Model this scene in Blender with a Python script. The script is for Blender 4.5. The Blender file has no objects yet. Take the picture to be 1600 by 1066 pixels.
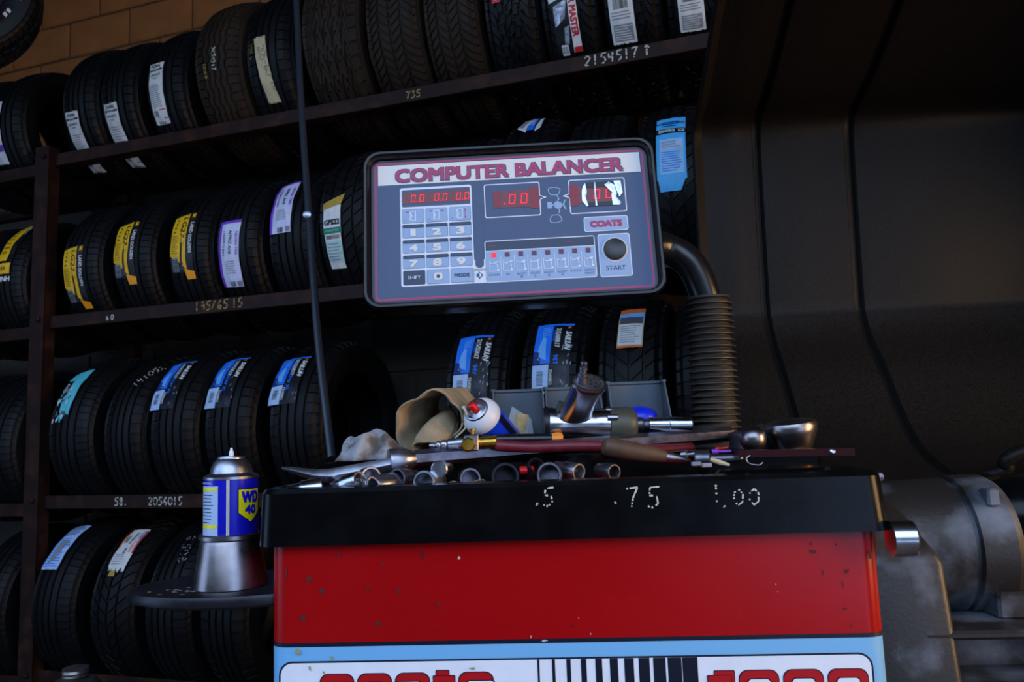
import bpy, math, random
from mathutils import Vector as V, Matrix as M
random.seed(7)
rad, cos, sin, pi = math.radians, math.cos, math.sin, math.pi
scene = bpy.context.scene
COL = scene.collection

# ------------------------------------------------------------------ camera
EYE = V((0, 0, 1.12)); FPX = 1244.0
cam_d = bpy.data.cameras.new('camera'); cam = bpy.data.objects.new('camera', cam_d); COL.objects.link(cam)
cam_d.sensor_width = 36; cam_d.lens = 36 * FPX / 1600; cam_d.clip_start = .02
CR = M.Rotation(pi / 2 + math.atan(.1166), 3, 'X') @ M.Rotation(-math.atan(.036), 3, 'Z')
cam.matrix_world = M.Translation(EYE) @ CR.to_4x4()
cam_d.dof.use_dof = True; cam_d.dof.focus_distance = 1.36; cam_d.dof.aperture_fstop = 9
scene.camera = cam

def spot(x, y, d):                      # a place in the shop, sighted at depth d
    r = CR @ V(((x - 800) / FPX, (533 - y) / FPX, -1)); return EYE + r * (d / r.y)

# ------------------------------------------------------------------ world, daylight, exposure
wd = bpy.data.worlds.new('sky'); scene.world = wd; wd.use_nodes = True
bg = wd.node_tree.nodes['Background']; bg.inputs[0].default_value = (.42, .62, 1, 1); bg.inputs[1].default_value = 2.0
scene.view_settings.view_transform = 'Standard'; scene.view_settings.look = 'None'
scene.view_settings.gamma = 1; scene.view_settings.exposure = 0.12
UR = V((.94943, -.31399, 0)); WR = V((.31399, .94943, 0)); P0 = V((-.1095, 2.6, 0))      # rack frame
def rk(t, d, z): return P0 + UR * t + WR * d + V((0, 0, z))
def area(name, loc, target, sx, sy, power, col):
    l = bpy.data.lights.new(name, 'AREA'); l.shape = 'RECTANGLE'; l.size = sx; l.size_y = sy; l.energy = power; l.color = col
    o = bpy.data.objects.new(name, l); COL.objects.link(o); o.location = loc
    o.rotation_euler = (V(target) - V(loc)).to_track_quat('-Z', 'Y').to_euler(); return o
area('bay_door_daylight', V((-.5, -1.9, 3.1)), V((-.1, 1.9, 1.0)), 4.6, 2.2, 45, (.62, .80, 1))
area('warm_side_light', rk(3.5, -1.45, 1.35), V((.5, 1.4, 1.2)), 1.0, 1.6, 58, (1, .62, .30))  # added warm area lamp at the right wall; no door opens there

# ------------------------------------------------------------------ materials
MATS = {}
def lin(c): return tuple(((v / 12.92) if v <= .04045 else ((v + .055) / 1.055) ** 2.4) for v in c)
def mat(name, rgb, rough=.5, metal=0, noise=0, scale=30, bump=0, bscale=200, second=None, thresh=None, emit=0, alpha=None, coat=0, spec=.5):
    m = bpy.data.materials.new(name); m.use_nodes = True; nt = m.node_tree; b = nt.nodes['Principled BSDF']
    col = (*lin(rgb), 1); b.inputs['Base Color'].default_value = col
    b.inputs['Roughness'].default_value = rough; b.inputs['Metallic'].default_value = metal
    b.inputs['Specular IOR Level'].default_value = spec
    if coat: b.inputs['Coat Weight'].default_value = coat; b.inputs['Coat Roughness'].default_value = .12
    if alpha is not None: b.inputs['Alpha'].default_value = alpha
    if emit: b.inputs['Emission Color'].default_value = col; b.inputs['Emission Strength'].default_value = emit
    tc = nt.nodes.new('ShaderNodeTexCoord')
    if noise or second:
        n = nt.nodes.new('ShaderNodeTexNoise'); n.inputs['Scale'].default_value = scale; n.inputs['Detail'].default_value = 6
        nt.links.new(tc.outputs['Object'], n.inputs['Vector'])
        r = nt.nodes.new('ShaderNodeValToRGB'); nt.links.new(n.outputs['Fac'], r.inputs['Fac'])
        if second:
            lo, hi = thresh or (.5, .65)
            r.color_ramp.elements[0].position = lo; r.color_ramp.elements[1].position = hi
            r.color_ramp.elements[0].color = col; r.color_ramp.elements[1].color = (*lin(second), 1)
        else:
            r.color_ramp.elements[0].position = .3; r.color_ramp.elements[1].position = .7
            k0, k1 = 1 - noise, 1 + noise
            r.color_ramp.elements[0].color = (*[c * k0 for c in col[:3]], 1); r.color_ramp.elements[1].color = (*[min(1, c * k1) for c in col[:3]], 1)
        nt.links.new(r.outputs['Color'], b.inputs['Base Color'])
        q = nt.nodes.new('ShaderNodeMapRange'); q.inputs['To Min'].default_value = max(.03, rough - .12); q.inputs['To Max'].default_value = min(1, rough + .12)
        nt.links.new(n.outputs['Fac'], q.inputs['Value']); nt.links.new(q.outputs['Result'], b.inputs['Roughness'])
    if bump:
        n2 = nt.nodes.new('ShaderNodeTexNoise'); n2.inputs['Scale'].default_value = bscale; n2.inputs['Detail'].default_value = 3
        nt.links.new(tc.outputs['Object'], n2.inputs['Vector'])
        bp = nt.nodes.new('ShaderNodeBump'); bp.inputs['Strength'].default_value = bump; bp.inputs['Distance'].default_value = .002
        nt.links.new(n2.outputs['Fac'], bp.inputs['Height']); nt.links.new(bp.outputs['Normal'], b.inputs['Normal'])
    MATS[name] = m; return m
mat('rubber', (.045, .045, .055), .48, spec=.22, noise=.25, scale=12, bump=.15)
mat('rubber_old', (.17, .125, .09), .62, spec=.2, noise=.35, scale=9, bump=.2)
mat('concrete', (.24, .23, .22), .85, noise=.3, scale=4, bump=.3, bscale=60)
mat('block', (.62, .36, .16), .9, noise=.18, scale=9, bump=.5, bscale=90)
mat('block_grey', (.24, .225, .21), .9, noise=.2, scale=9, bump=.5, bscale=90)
mat('mortar', (.32, .24, .16), .95, noise=.2)
mat('plaster', (.17, .155, .14), .9, noise=.15, scale=3)
mat('roof', (.10, .095, .09), .9, noise=.2)
mat('rack', (.15, .085, .07), .5, spec=.15, second=(.24, .14, .10), thresh=(.5, .7), scale=14, bump=.15)
mat('red', (.64, .012, .03), .26, noise=.05, scale=4, spec=.3)
mat('red_chip', (.30, .07, .06), .7); mat('scuff_white', (.75, .7, .68), .8); mat('scuff_dark', (.05, .03, .03), .8)
mat('grease', (.62, .58, .42), .7)
mat('black_plastic', (.03, .03, .036), .24, spec=.2, noise=.2, scale=20, bump=.03, bscale=500)
mat('guard_plastic', (.06, .054, .05), .45, spec=.16, second=(.15, .13, .115), thresh=(.3, .85), scale=260, bump=.2, bscale=400)
mat('bezel', (.05, .05, .06), .24, spec=.35, noise=.1, scale=30)
mat('hose_black', (.075, .08, .095), .25)
mat('bellows', (.24, .22, .195), .5, noise=.25, scale=25)
mat('cast', (.17, .16, .155), .42, metal=.25, second=(.42, .45, .50), thresh=(.52, .72), scale=9, bump=.2)
mat('panel_blue', (.47, .72, .90), .4); mat('panel_white', (.92, .93, .96), .4, noise=.03); mat('navy', (.04, .05, .14), .4)
mat('logo_red', (.70, .03, .07), .4)
mat('face', (.27, .335, .46), .3, spec=.25, noise=.06, scale=40); mat('face_light', (.56, .66, .80), .4, noise=.05, scale=60)
mat('print_white', (.86, .88, .92), .45); mat('title_white', (.87, .86, .84), .45); mat('magenta', (.66, .16, .36), .42)
mat('key_dark', (.14, .19, .30), .42); mat('ink', (.13, .16, .26), .5); mat('ink_soft', (.36, .44, .57), .5)
mat('led_glass', (.42, .015, .10), .28, noise=.2, scale=90); mat('led', (1, .06, .10), .4, emit=.75); mat('led_dim', (.50, .03, .13), .4, emit=.05); mat('led_off', (.36, .12, .24), .4)
mat('button', (.17, .18, .20), .35); mat('foil', (.8, .82, .88), .25, metal=.6, noise=.3, scale=60, bump=.6, bscale=90)
mat('chrome', (.82, .83, .86), .22, metal=1, noise=.12, scale=30); mat('steel', (.66, .66, .70), .34, metal=1, noise=.25, scale=50, bump=.1)
mat('steel_dark', (.44, .43, .47), .34, metal=.9, noise=.3, scale=50, bump=.15); mat('steel_black', (.17, .165, .19), .34, metal=.6, noise=.3, scale=40)
mat('cone_steel', (.58, .55, .56), .30, metal=1, noise=.3, scale=25)
mat('brass', (.80, .60, .24), .3, metal=1, noise=.2); mat('gun_grey', (.33, .34, .30), .5, metal=.4, noise=.2)
mat('hose_red', (.42, .10, .15), .45, noise=.25, scale=60); mat('orange', (.95, .55, .08), .4); mat('wood', (.33, .24, .17), .6, noise=.4, scale=20, bump=.2)
mat('bin', (.30, .34, .38), .45, noise=.12); mat('bin_blue', (.06, .16, .85), .35)
mat('cloth', (.66, .58, .46), .95, noise=.25, scale=40, bump=1, bscale=700); mat('cloth_dirty', (.66, .65, .66), .95, second=(.42, .36, .32), thresh=(.45, .6), scale=25, bump=1, bscale=600)
mat('cloth_hem', (.82, .76, .66), .9, noise=.1); mat('kraft', (.72, .62, .42), .85, noise=.2, scale=60)
mat('can_blue', (.08, .26, .95), .28, noise=.06); mat('can_light', (.35, .66, .97), .3); mat('can_white', (.90, .90, .92), .35); mat('red_cap', (.90, .05, .08), .4)
mat('wd_blue', (.07, .08, .72), .3, noise=.06); mat('wd_yellow', (.97, .88, .05), .35); mat('wd_pale', (.70, .77, .88), .4)
mat('clear_wrap', (.7, .72, .74), .2, alpha=.35)
mat('bottle_steel', (.48, .45, .43), .35, metal=.9, noise=.3)
for n, c in dict(paper=(.90, .89, .87), paper_blue=(.72, .82, .96), black=(.035, .035, .045), grey=(.58, .58, .60), grey_d=(.35, .35, .37), red=(.80, .12, .17), yellow=(.98, .74, .05), yellow_d=(.52, .40, .08), amber=(.98, .62, .03), purple=(.50, .25, .78), lilac=(.85, .85, .95), green=(.07, .50, .36), mint=(.70, .84, .82), gold=(.74, .60, .22), cyan=(.30, .72, .96), cyan_l=(.62, .82, .95), blue=(.13, .48, .95), blue_d=(.05, .20, .55), blue_l=(.45, .72, .98), teal=(.36, .78, .82), orange=(.92, .42, .18), tape=(.80, .72, .55), chalk=(.78, .76, .70), chalk_y=(.62, .52, .26)).items():
    mat('p_' + n, c, .5, noise=.07, scale=50)

# ------------------------------------------------------------------ mesh tools
def tag(o, label=None, cat=None, group=None, kind=None):
    for k, v in (('label', label), ('category', cat), ('group', group), ('kind', kind)):
        if v: o[k] = v
    return o
def empty(name, loc, label=None, cat=None, group=None):
    o = bpy.data.objects.new(name, None); COL.objects.link(o); o.location = loc; o.empty_display_size = .05
    return tag(o, label, cat, group)
def root(o):
    while o.parent: o = o.parent
    return o
TXT = {}
def glyphs(s, weight=0.0):
    k = (s, weight)
    if k not in TXT:
        c = bpy.data.curves.new('t', 'FONT'); c.body = s; c.size = 1; c.resolution_u = 3; c.offset = weight; c.space_character = 1 + weight * 1.6
        o = bpy.data.objects.new('t', c); me = bpy.data.meshes.new_from_object(o)
        vs = [(v.co.x, v.co.y) for v in me.vertices]; fs = [tuple(p.vertices) for p in me.polygons]
        bpy.data.objects.remove(o); bpy.data.curves.remove(c); bpy.data.meshes.remove(me)
        x0 = min(v[0] for v in vs); x1 = max(v[0] for v in vs); y0 = min(v[1] for v in vs); y1 = max(v[1] for v in vs)
        TXT[k] = ([((v[0] - x0) / (x1 - x0), (v[1] - y0) / (y1 - y0)) for v in vs], fs, (x1 - x0) / (y1 - y0))
    return TXT[k]
SEG7 = {'0': 'abcdef', '1': 'bc'}
STROKE = {'0': [[(.3, 0), (.05, .3), (.1, .8), (.4, 1), (.65, .7), (.6, .2), (.3, 0)]], '1': [[(.3, 1), (.3, 0)]], '2': [[(.05, .8), (.3, 1), (.6, .75), (.3, .35), (.05, .05), (.65, .05)]],
 '3': [[(.1, .95), (.5, .9), (.3, .55), (.6, .3), (.3, 0), (.05, .1)]], '4': [[(.15, 1), (.1, .45), (.6, .5)], [(.5, .9), (.45, 0)]], '5': [[(.65, 1), (.2, .97), (.15, .6), (.5, .55), (.55, .2), (.3, 0), (.05, .08)]],
 '6': [[(.5, 1), (.15, .6), (.1, .2), (.35, 0), (.55, .25), (.3, .45), (.12, .3)]], '7': [[(.05, .95), (.6, 1), (.35, .5), (.25, 0)]], '8': [[(.35, .5), (.1, .75), (.35, 1), (.55, .75), (.1, .25), (.35, 0), (.6, .25), (.35, .5)]],
 '9': [[(.55, .7), (.3, .5), (.1, .75), (.35, 1), (.55, .8), (.5, 0)]], '.': [[(.2, .12), (.3, .18), (.24, .05), (.2, .12)]], '/': [[(0, 0), (.5, 1)]], '-': [[(.1, .5), (.6, .5)]], ' ': [],
 'R': [[(.1, 0), (.1, 1), (.5, .9), (.45, .55), (.1, .5), (.6, 0)]], 'M': [[(.0, 0), (.1, 1), (.3, .4), (.55, 1), (.65, 0)]], 'S': [[(.6, .9), (.3, 1), (.1, .75), (.5, .4), (.45, .05), (.05, .05)]], 'N': [[(.1, 0), (.12, 1), (.55, 0), (.6, 1)]], '^': [[(.3, 0), (.3, 1)], [(.05, .7), (.3, 1), (.55, .7)]]}
class MB:
    def __init__(s): s.v = []; s.f = []; s.m = []; s.ml = []; s.cur = 0; s.xf = None
    def mt(s, name):
        if name not in s.ml: s.ml.append(name)
        s.cur = s.ml.index(name); return s
    def add(s, vs, fs):
        b = len(s.v); s.v += [tuple(s.xf @ V(p)) if s.xf else tuple(p) for p in vs]
        s.f += [tuple(i + b for i in f) for f in fs]; s.m += [s.cur] * len(fs); return s
    def box(s, lo, hi):
        (a, b, c), (d, e, f) = lo, hi
        return s.add([(a, b, c), (d, b, c), (d, e, c), (a, e, c), (a, b, f), (d, b, f), (d, e, f), (a, e, f)], [(3, 2, 1, 0), (4, 5, 6, 7), (0, 1, 5, 4), (1, 2, 6, 5), (2, 3, 7, 6), (3, 0, 4, 7)])
    def bevel_box(s, lo, hi, b=.004):
        a0, b0, c0 = lo; a1, b1, c1 = hi; L = []
        for z, i in ((c0, b), (c0 + b, 0), (c1 - b, 0), (c1, b)):
            L.append([(a0 + i + b, b0 + i, z), (a1 - i - b, b0 + i, z), (a1 - i, b0 + i + b, z), (a1 - i, b1 - i - b, z), (a1 - i - b, b1 - i, z), (a0 + i + b, b1 - i, z), (a0 + i, b1 - i - b, z), (a0 + i, b0 + i + b, z)])
        return s.loft(L, True, True)
    def loft(s, loops, cap0=False, cap1=False, closed=True):
        n = len(loops[0]); vs = [p for l in loops for p in l]; fs = []
        for i in range(len(loops) - 1):
            for j in range(n if closed else n - 1):
                k = (j + 1) % n; fs.append((i * n + j, i * n + k, (i + 1) * n + k, (i + 1) * n + j))
        if cap0: fs.append(tuple(reversed(range(n))))
        if cap1: fs.append(tuple(range((len(loops) - 1) * n, len(loops) * n)))
        return s.add(vs, fs)
    def lathe(s, o, axis, prof, n=24, cap0=True, cap1=True):     # prof: (distance along axis, radius)
        o = V(o); a = V(axis).normalized(); u = a.orthogonal().normalized(); w = a.cross(u)
        return s.loft([[o + a * h + (u * cos(2 * pi * k / n) + w * sin(2 * pi * k / n)) * r for k in range(n)] for h, r in prof], cap0, cap1)
    def tube(s, pts, r, n=12, cap=True, ph=0):
        pts = [V(p) for p in pts]; rr = r if isinstance(r, (list, tuple)) else [r] * len(pts); L = []; u = None
        for i, p in enumerate(pts):
            t = (pts[min(i + 1, len(pts) - 1)] - pts[max(i - 1, 0)]).normalized()
            u = t.orthogonal().normalized() if u is None else (u - t * u.dot(t)).normalized()
            w = t.cross(u); L.append([p + (u * cos(2 * pi * k / n + ph) + w * sin(2 * pi * k / n + ph)) * rr[i] for k in range(n)])
        return s.loft(L, cap, cap)
    # flat print on a surface given by fn(a, b, layer) -> point
    def patch(s, fn, q, lay=0, nb=1, na=1):                       # q: four corners, anticlockwise from lower left
        p0, p1, p2, p3 = [V((*c, 0)) for c in q]; vs = []; fs = []
        for j in range(nb + 1):
            for i in range(na + 1):
                x, y = i / na, j / nb; p = (p0 * (1 - x) + p1 * x) * (1 - y) + (p3 * (1 - x) + p2 * x) * y; vs.append(fn(p.x, p.y, lay))
        for j in range(nb):
            for i in range(na): k = j * (na + 1) + i; fs.append((k, k + 1, k + na + 2, k + na + 1))
        return s.add(vs, fs)
    def rect(s, fn, a0, b0, a1, b1, lay=0, nb=None, na=None):
        return s.patch(fn, ((a0, b0), (a1, b0), (a1, b1), (a0, b1)), lay, nb or max(1, int(abs(b1 - b0) / .012)), na or max(1, int(abs(a1 - a0) / .03)))
    def poly(s, fn, pts, lay=0): return s.add([fn(a, b, lay) for a, b in pts], [tuple(range(len(pts)))])
    def ring(s, fn, out, inn, lay=0):
        n = len(out); return s.add([fn(a, b, lay) for a, b in out + inn], [(i, (i + 1) % n, n + (i + 1) % n, n + i) for i in range(n)])
    def text(s, fn, txt, a, b, h, lay=1, w=None, rot=0, weight=0.0, slant=0.0):   # centred on (a, b); w = total width; weight thickens the strokes
        vs, fs, asp = glyphs(txt); e = weight * h; w = (w or asp * h) - 2 * e; hh = h - 2 * e; c, d = cos(rad(rot)), sin(rad(rot))
        for q, (ox, oy) in enumerate(((0, 0),) if e == 0 else ((-e, -e), (e, -e), (-e, e), (e, e), (0, 0))):
            P = []
            for x, y in vs:
                x, y = (x - .5) * w + slant * (y - .5) * h + ox, (y - .5) * hh + oy; P.append(fn(a + x * c - y * d, b + x * d + y * c, lay + q * .15))
            s.add(P, fs)
        return s
    def chalk(s, fn, txt, a, b, h, wd=.003, adv=.75, rot=0, gap=.15, lay=1):       # from (a, b), rough hand strokes
        c, d = cos(rad(rot)), sin(rad(rot)); x0 = 0
        for ch in txt:
            for st in STROKE.get(ch, []):
                pts = []
                for (p, q), (r, t) in zip(st[:-1], st[1:]):
                    n = max(2, int(math.hypot((r - p), (t - q)) * h / (wd * .9)))
                    pts += [(p + (r - p) * k / n, q + (t - q) * k / n) for k in range(n)]
                pts.append(st[-1])
                for (p, q), (r, t) in zip(pts[:-1], pts[1:]):
                    if random.random() < gap: continue
                    l = math.hypot(r - p, t - q) + 1e-9; k = wd / h * random.uniform(.35, .65); nx, ny = -(t - q) / l * k, (r - p) / l * k
                    P = []
                    for X, Y in ((p + nx, q + ny), (p - nx, q - ny), (r - nx, t - ny), (r + nx, t + ny)):
                        X, Y = (x0 + X) * h, Y * h; P.append(fn(a + X * c - Y * d, b + X * d + Y * c, lay))
                    s.add(P, [(0, 1, 2, 3)])
            x0 += adv if ch not in '. ' else adv * .55
        return s
    def build(s, name, parent=None, smooth=None, label=None, cat=None, group=None, kind=None, base=None, local=False):
        me = bpy.data.meshes.new(name)
        off = V((0, 0, 0))
        if not local:
            if parent: off = V(root(parent).location)
            else:
                xs = [p[0] for p in s.v]; ys = [p[1] for p in s.v]; zs = [p[2] for p in s.v]
                off = V(base) if base else V(((min(xs) + max(xs)) / 2, (min(ys) + max(ys)) / 2, min(zs)))
        me.from_pydata([tuple(V(p) - off) for p in s.v], [], s.f)
        for n in s.ml: me.materials.append(MATS[n])
        me.polygons.foreach_set('material_index', s.m)
        if smooth is not None:
            me.polygons.foreach_set('use_smooth', [True] * len(s.f)); me.set_sharp_from_angle(angle=rad(smooth))
        me.update()
        o = bpy.data.objects.new(name, me); COL.objects.link(o)
        if parent: o.parent = parent
        elif not local: o.location = off
        return tag(o, label, cat, group, kind)
def rrect(a0, b0, a1, b1, r, n=5):
    P = []
    for cx, cy, s in ((a1 - r, b1 - r, 0), (a0 + r, b1 - r, 90), (a0 + r, b0 + r, 180), (a1 - r, b0 + r, 270)):
        P += [(cx + r * cos(rad(s + 90 * k / n)), cy + r * sin(rad(s + 90 * k / n))) for k in range(n + 1)]
    return P
def spline(pts, n=6):
    P = [V(p) for p in pts]; out = []
    for i in range(len(P) - 1):
        a, b, c, d = P[max(i - 1, 0)], P[i], P[i + 1], P[min(i + 2, len(P) - 1)]
        for k in range(n):
            t = k / n; out.append(.5 * ((2 * b) + (c - a) * t + (2 * a - 5 * b + 4 * c - d) * t * t + (3 * b - a - 3 * c + d) * t ** 3))
    return out + [P[-1]]

# ------------------------------------------------------------------ the shop: walls, floor, ceiling
def slab(name, m, c, **k): return MB().mt(m).loft(c, True, True).build(name, kind='structure', **k)
def sheet(a, b, c, d, n, th): a, b, c, d = map(V, (a, b, c, d)); return [[p for p in (a, b, c, d)], [p + V(n) * th for p in (a, b, c, d)]]
DW = .68; TL, TR_, DF, ZC = -4.4, 3.6, -3.0, 3.7
slab('floor', 'concrete', sheet(rk(TL, DW + .2, 0), rk(TR_, DW + .2, 0), rk(TR_, -12, 0), rk(TL, -12, 0), (0, 0, -1), .1), label='bare grey concrete shop floor')
slab('ceiling', 'roof', sheet(rk(TL, DW + .2, ZC), rk(TR_, DW + .2, ZC), rk(TR_, DF, ZC), rk(TL, DF, ZC), (0, 0, 1), .1), label='dark shop ceiling')
slab('wall_left', 'plaster', sheet(rk(TL, DW, 0), rk(TL, DF, 0), rk(TL, DF, ZC), rk(TL, DW, ZC), -UR, .1), label='plain side wall beside the racks')
slab('wall_right', 'plaster', sheet(rk(TR_, DW, 0), rk(TR_, DF, 0), rk(TR_, DF, ZC), rk(TR_, DW, ZC), UR, .1), label='plain side wall past the wheel guard')
slab('wall_sky_block', 'plaster', sheet(rk(TL - 3, -9, 0), rk(TR_ + 3, -9, 0), rk(TR_ + 3, -9, 3.4), rk(TL - 3, -9, 3.4), -WR, .15), label='unseen dark wall added across the forecourt, hiding the low sky')  # added out of view to cover the low sky and keep reflections dark
wall = MB().mt('mortar').loft(sheet(rk(TL, DW + .012, 0), rk(TR_, DW + .012, 0), rk(TR_, DW + .012, ZC), rk(TL, DW + .012, ZC), WR, .15), True, True).build('wall_back', kind='structure', label='concrete block wall, tan above and grey below, behind the tire racks', base=rk(0, DW, 0))
wall_rot = math.atan2(UR.y, UR.x)
BLK = {}
k = 0
for j in range(18):
    for i in range(14):
        t = -3.95 + i * .4 + (.2 if j % 2 else 0); p = rk(t, DW, .1 + j * .2) - rk(0, DW, 0)
        mk = 'block' if j > 12 else 'block_grey'                  # grey blocks in the lower courses, tan in the upper
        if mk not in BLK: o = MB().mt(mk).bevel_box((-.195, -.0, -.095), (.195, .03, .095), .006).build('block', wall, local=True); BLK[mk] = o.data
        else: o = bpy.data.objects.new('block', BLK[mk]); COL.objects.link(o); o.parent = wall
        o.location = p + WR * random.uniform(-.002, .002); o.rotation_euler.z = wall_rot

# ------------------------------------------------------------------ tire racks
ZB = dict(top=2.312, r2=1.634, r3=.92, r4=.262); BB = .228
def rmat(o): return M(((UR.x, WR.x, 0, o.x), (UR.y, WR.y, 0, o.y), (0, 0, 1, o.z), (0, 0, 0, 1)))
def rack(t0, t1, zs, label, posts, marks=None):
    e = empty('tire_rack', rk((t0 + t1) / 2, BB, 0), label, 'rack'); F = rmat(rk(0, 0, 0))
    for t in posts:
        for d in (-.03, 2 * BB + .03):
            m = MB().mt('rack'); m.xf = F; m.box((t - .036, d - .004, 0), (t + .036, d + .004, 2.365)); m.box((t + .028, d, 0), (t + .036, d + .05 * (1 if d < 0 else -1), 2.365)); m.build('post', e)
            if d < 0:
                for z in zs:
                    b = MB().mt('rack'); b.xf = F; c = F @ V((t + .012, -.034, z + .008)); b.xf = None
                    b.lathe(c, -WR, [(0, .011), (.008, .011), (.012, .006)], 6).build('bolt', e)
    for z in zs:
        for d, s in ((0, -1), (2 * BB, 1)):
            m = MB().mt('rack'); m.xf = F
            m.bevel_box((t0 + .036, min(d, d + s * .008), z - .027), (t1 - .036, max(d, d + s * .008), z + .024), .002)
            m.box((t0 + .036, d - s * .0005, z - .027), (t1 - .036, d - s * .045, z - .020)); bar = m.build('beam', e)
            if s < 0 and marks:
                for zz, txt, t, h, mt_, rot in marks:
                    if zz == z: MB().mt(mt_).chalk(lambda a, b, l: rk(a, -.0095, b), txt, t, z - .016, h, .0045, rot=rot, gap=.15).build('chalk_writing', bar, kind='stuff')
    return e
rack(-1.88, 1.45, [ZB['r4'], ZB['r3'], ZB['r2'], ZB['top']], 'long rust brown steel tire rack with chalk marks on its beams', (-1.88, 1.45),
     [(ZB['top'], '2154517 ^', .40, .034, 'p_chalk', 0), (ZB['top'], '735', -.24, .026, 'p_chalk_y', 0), (ZB['r2'], '195/65 15', -1.13, .034, 'p_chalk_y', 0), (ZB['r2'], '6 0', -1.55, .02, 'p_chalk', 0), (ZB['r3'], '58.', -1.49, .03, 'p_chalk', 0), (ZB['r3'], '2056015', -1.33, .03, 'p_chalk', 0)])
lrack = rack(-3.2, -1.882, [ZB['r4'] - .03, ZB['r3'] - .03, ZB['r2'] - .035, ZB['top'] - .03], 'second steel tire rack set against the left end of the long one', (-3.2,))

# ------------------------------------------------------------------ tires
def tire_mesh(name, R, W, grooves, shift=lambda x: 0.0, zig=0, ribs='shoulder', npitch=54, m='rubber', Ri=None, slot=.16):
    Ri = Ri or R * .62; tw = .40 * W; me = MB().mt(m)
    crown = lambda x: R - .010 * (x / tw) ** 2 - (.010 * max(0, abs(x) / tw - .9) / .1)
    row = []                                                     # (x, r, slot depth, zigzag weight)
    xs = [(-tw, 0, 1, 0)]
    gs = [g * tw for g in grooves]; gw = .0048
    lastedge = -tw
    for g in gs + [None]:
        e = (g - gw) if g is not None else tw
        mid = [lastedge + (e - lastedge) * q for q in (.33, .67)]
        sh = (lastedge == -tw or g is None); sl = 1 if (sh or ribs == 'all') else 0
        for q in mid: xs.append((q, 0, sl, 0))
        if g is not None:
            z = 1 if zig else 0
            xs += [(g - gw, 0, sl, z), (g - gw + .0012, 1, 0, z), (g + gw - .0012, 1, 0, z), (g + gw, 0, sl if ribs == 'all' else (1 if g == gs[-1] else 0), z)]
            lastedge = g + gw
    xs.append((tw, 0, 1, 0))
    prof = []
    side = [(.36, Ri / R, 0), (.385, Ri / R + .02, 0), (.44, Ri / R + .05, 0), (.485, (Ri / R + .93) / 2 - .02, 0), (.5, (Ri / R + .93) / 2 + .02, 0), (.496, (Ri / R + .93) / 2 + .04, 0), (.485, .90, 0), (.475, .905, 0), (.45, .945, .5)]
    for a, b, sl in side: prof.append((-a * W, b * R, sl * .004, 0))
    for x, g, sl, z in xs: prof.append((x, crown(x) - (.0075 if g else 0), sl * .0055, z))
    for a, b, sl in reversed(side): prof.append((a * W, b * R, sl * .004, 0))
    prof += [(.33 * W, Ri, 0, 0), (.40 * W, Ri + .3 * (R - Ri), 0, 0), (.36 * W, R - .03, 0, 0), (0, R - .022, 0, 0), (-.36 * W, R - .03, 0, 0), (-.40 * W, Ri + .3 * (R - Ri), 0, 0), (-.33 * W, Ri, 0, 0)]
    L = []; seq = [(0, 1), (slot, 1), (slot + .04, 0), (.96, 0)]
    for k in range(npitch):
        for i, (f, low) in enumerate(seq):
            lp = []
            for x, r, sl, z in prof:
                th = 2 * pi * (k + f + shift(x / tw if abs(x) <= tw else math.copysign(1, x))) / npitch
                zz = zig * z * (1 if k % 2 else -1)
                rr = r - sl * low; lp.append((x + zz, -rr * cos(th), rr * sin(th)))
            L.append(lp)
    L.append(L[0]); n = len(prof); me.loft(L); return me, R, W, crown
KIN = {}
def kind(key, R, W):
    k = (key, R, W)
    if k not in KIN:
        a = dict(rib=dict(grooves=(-.55, -.18, .18, .55)), fine=dict(grooves=(-.62, -.25, .12, .5), npitch=70, slot=.12), sport=dict(grooves=(-.5, 0, .5), shift=lambda x: 1.6 * abs(x), ribs='all', npitch=46),
                 block=dict(grooves=(-.5, -.17, .17, .5), shift=lambda x: .8 * sin(x * 5), ribs='all', npitch=60, zig=.004, m='rubber'), zigzag=dict(grooves=(-.55, -.18, .18, .55), shift=lambda x: 2.2 * abs(((x * 2.7) % 1) * 2 - 1), ribs='all', npitch=44, zig=.006, m='rubber_old', slot=.22),
                 chevron=dict(grooves=(-.5, 0, .5), shift=lambda x: 2.5 * (abs(x) if abs(x) < .52 else 1.04 - abs(x)), ribs='all', npitch=74, m='rubber_old', slot=.25), ribold=dict(grooves=(-.6, -.3, 0, .3, .6), m='rubber_old', npitch=64, zig=.003))[key]
        mb, R_, W_, cr = tire_mesh(key, R, W, **a); o = mb.build('tire', local=True, smooth=35); me = o.data; bpy.data.objects.remove(o); KIN[k] = (me, cr)
    return KIN[k]
def tire(row, t, R, W, key, label, lean=0, group=None, yaw=0, loc=None, rot=None):
    me, cr = kind(key, R, W); o = bpy.data.objects.new('tire', me); COL.objects.link(o)
    dz = -.03 if (t < -1.95 and row) else 0
    if loc is None: loc = rk(t, BB, ZB[row] + dz + .024 + math.sqrt(R * R - BB * BB))
    o.location = loc; o.rotation_euler = rot or (0, rad(lean), wall_rot + rad(yaw)); tag(o, label, 'tire', group)
    o['R'] = R; o['W'] = W; return o, cr
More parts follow.
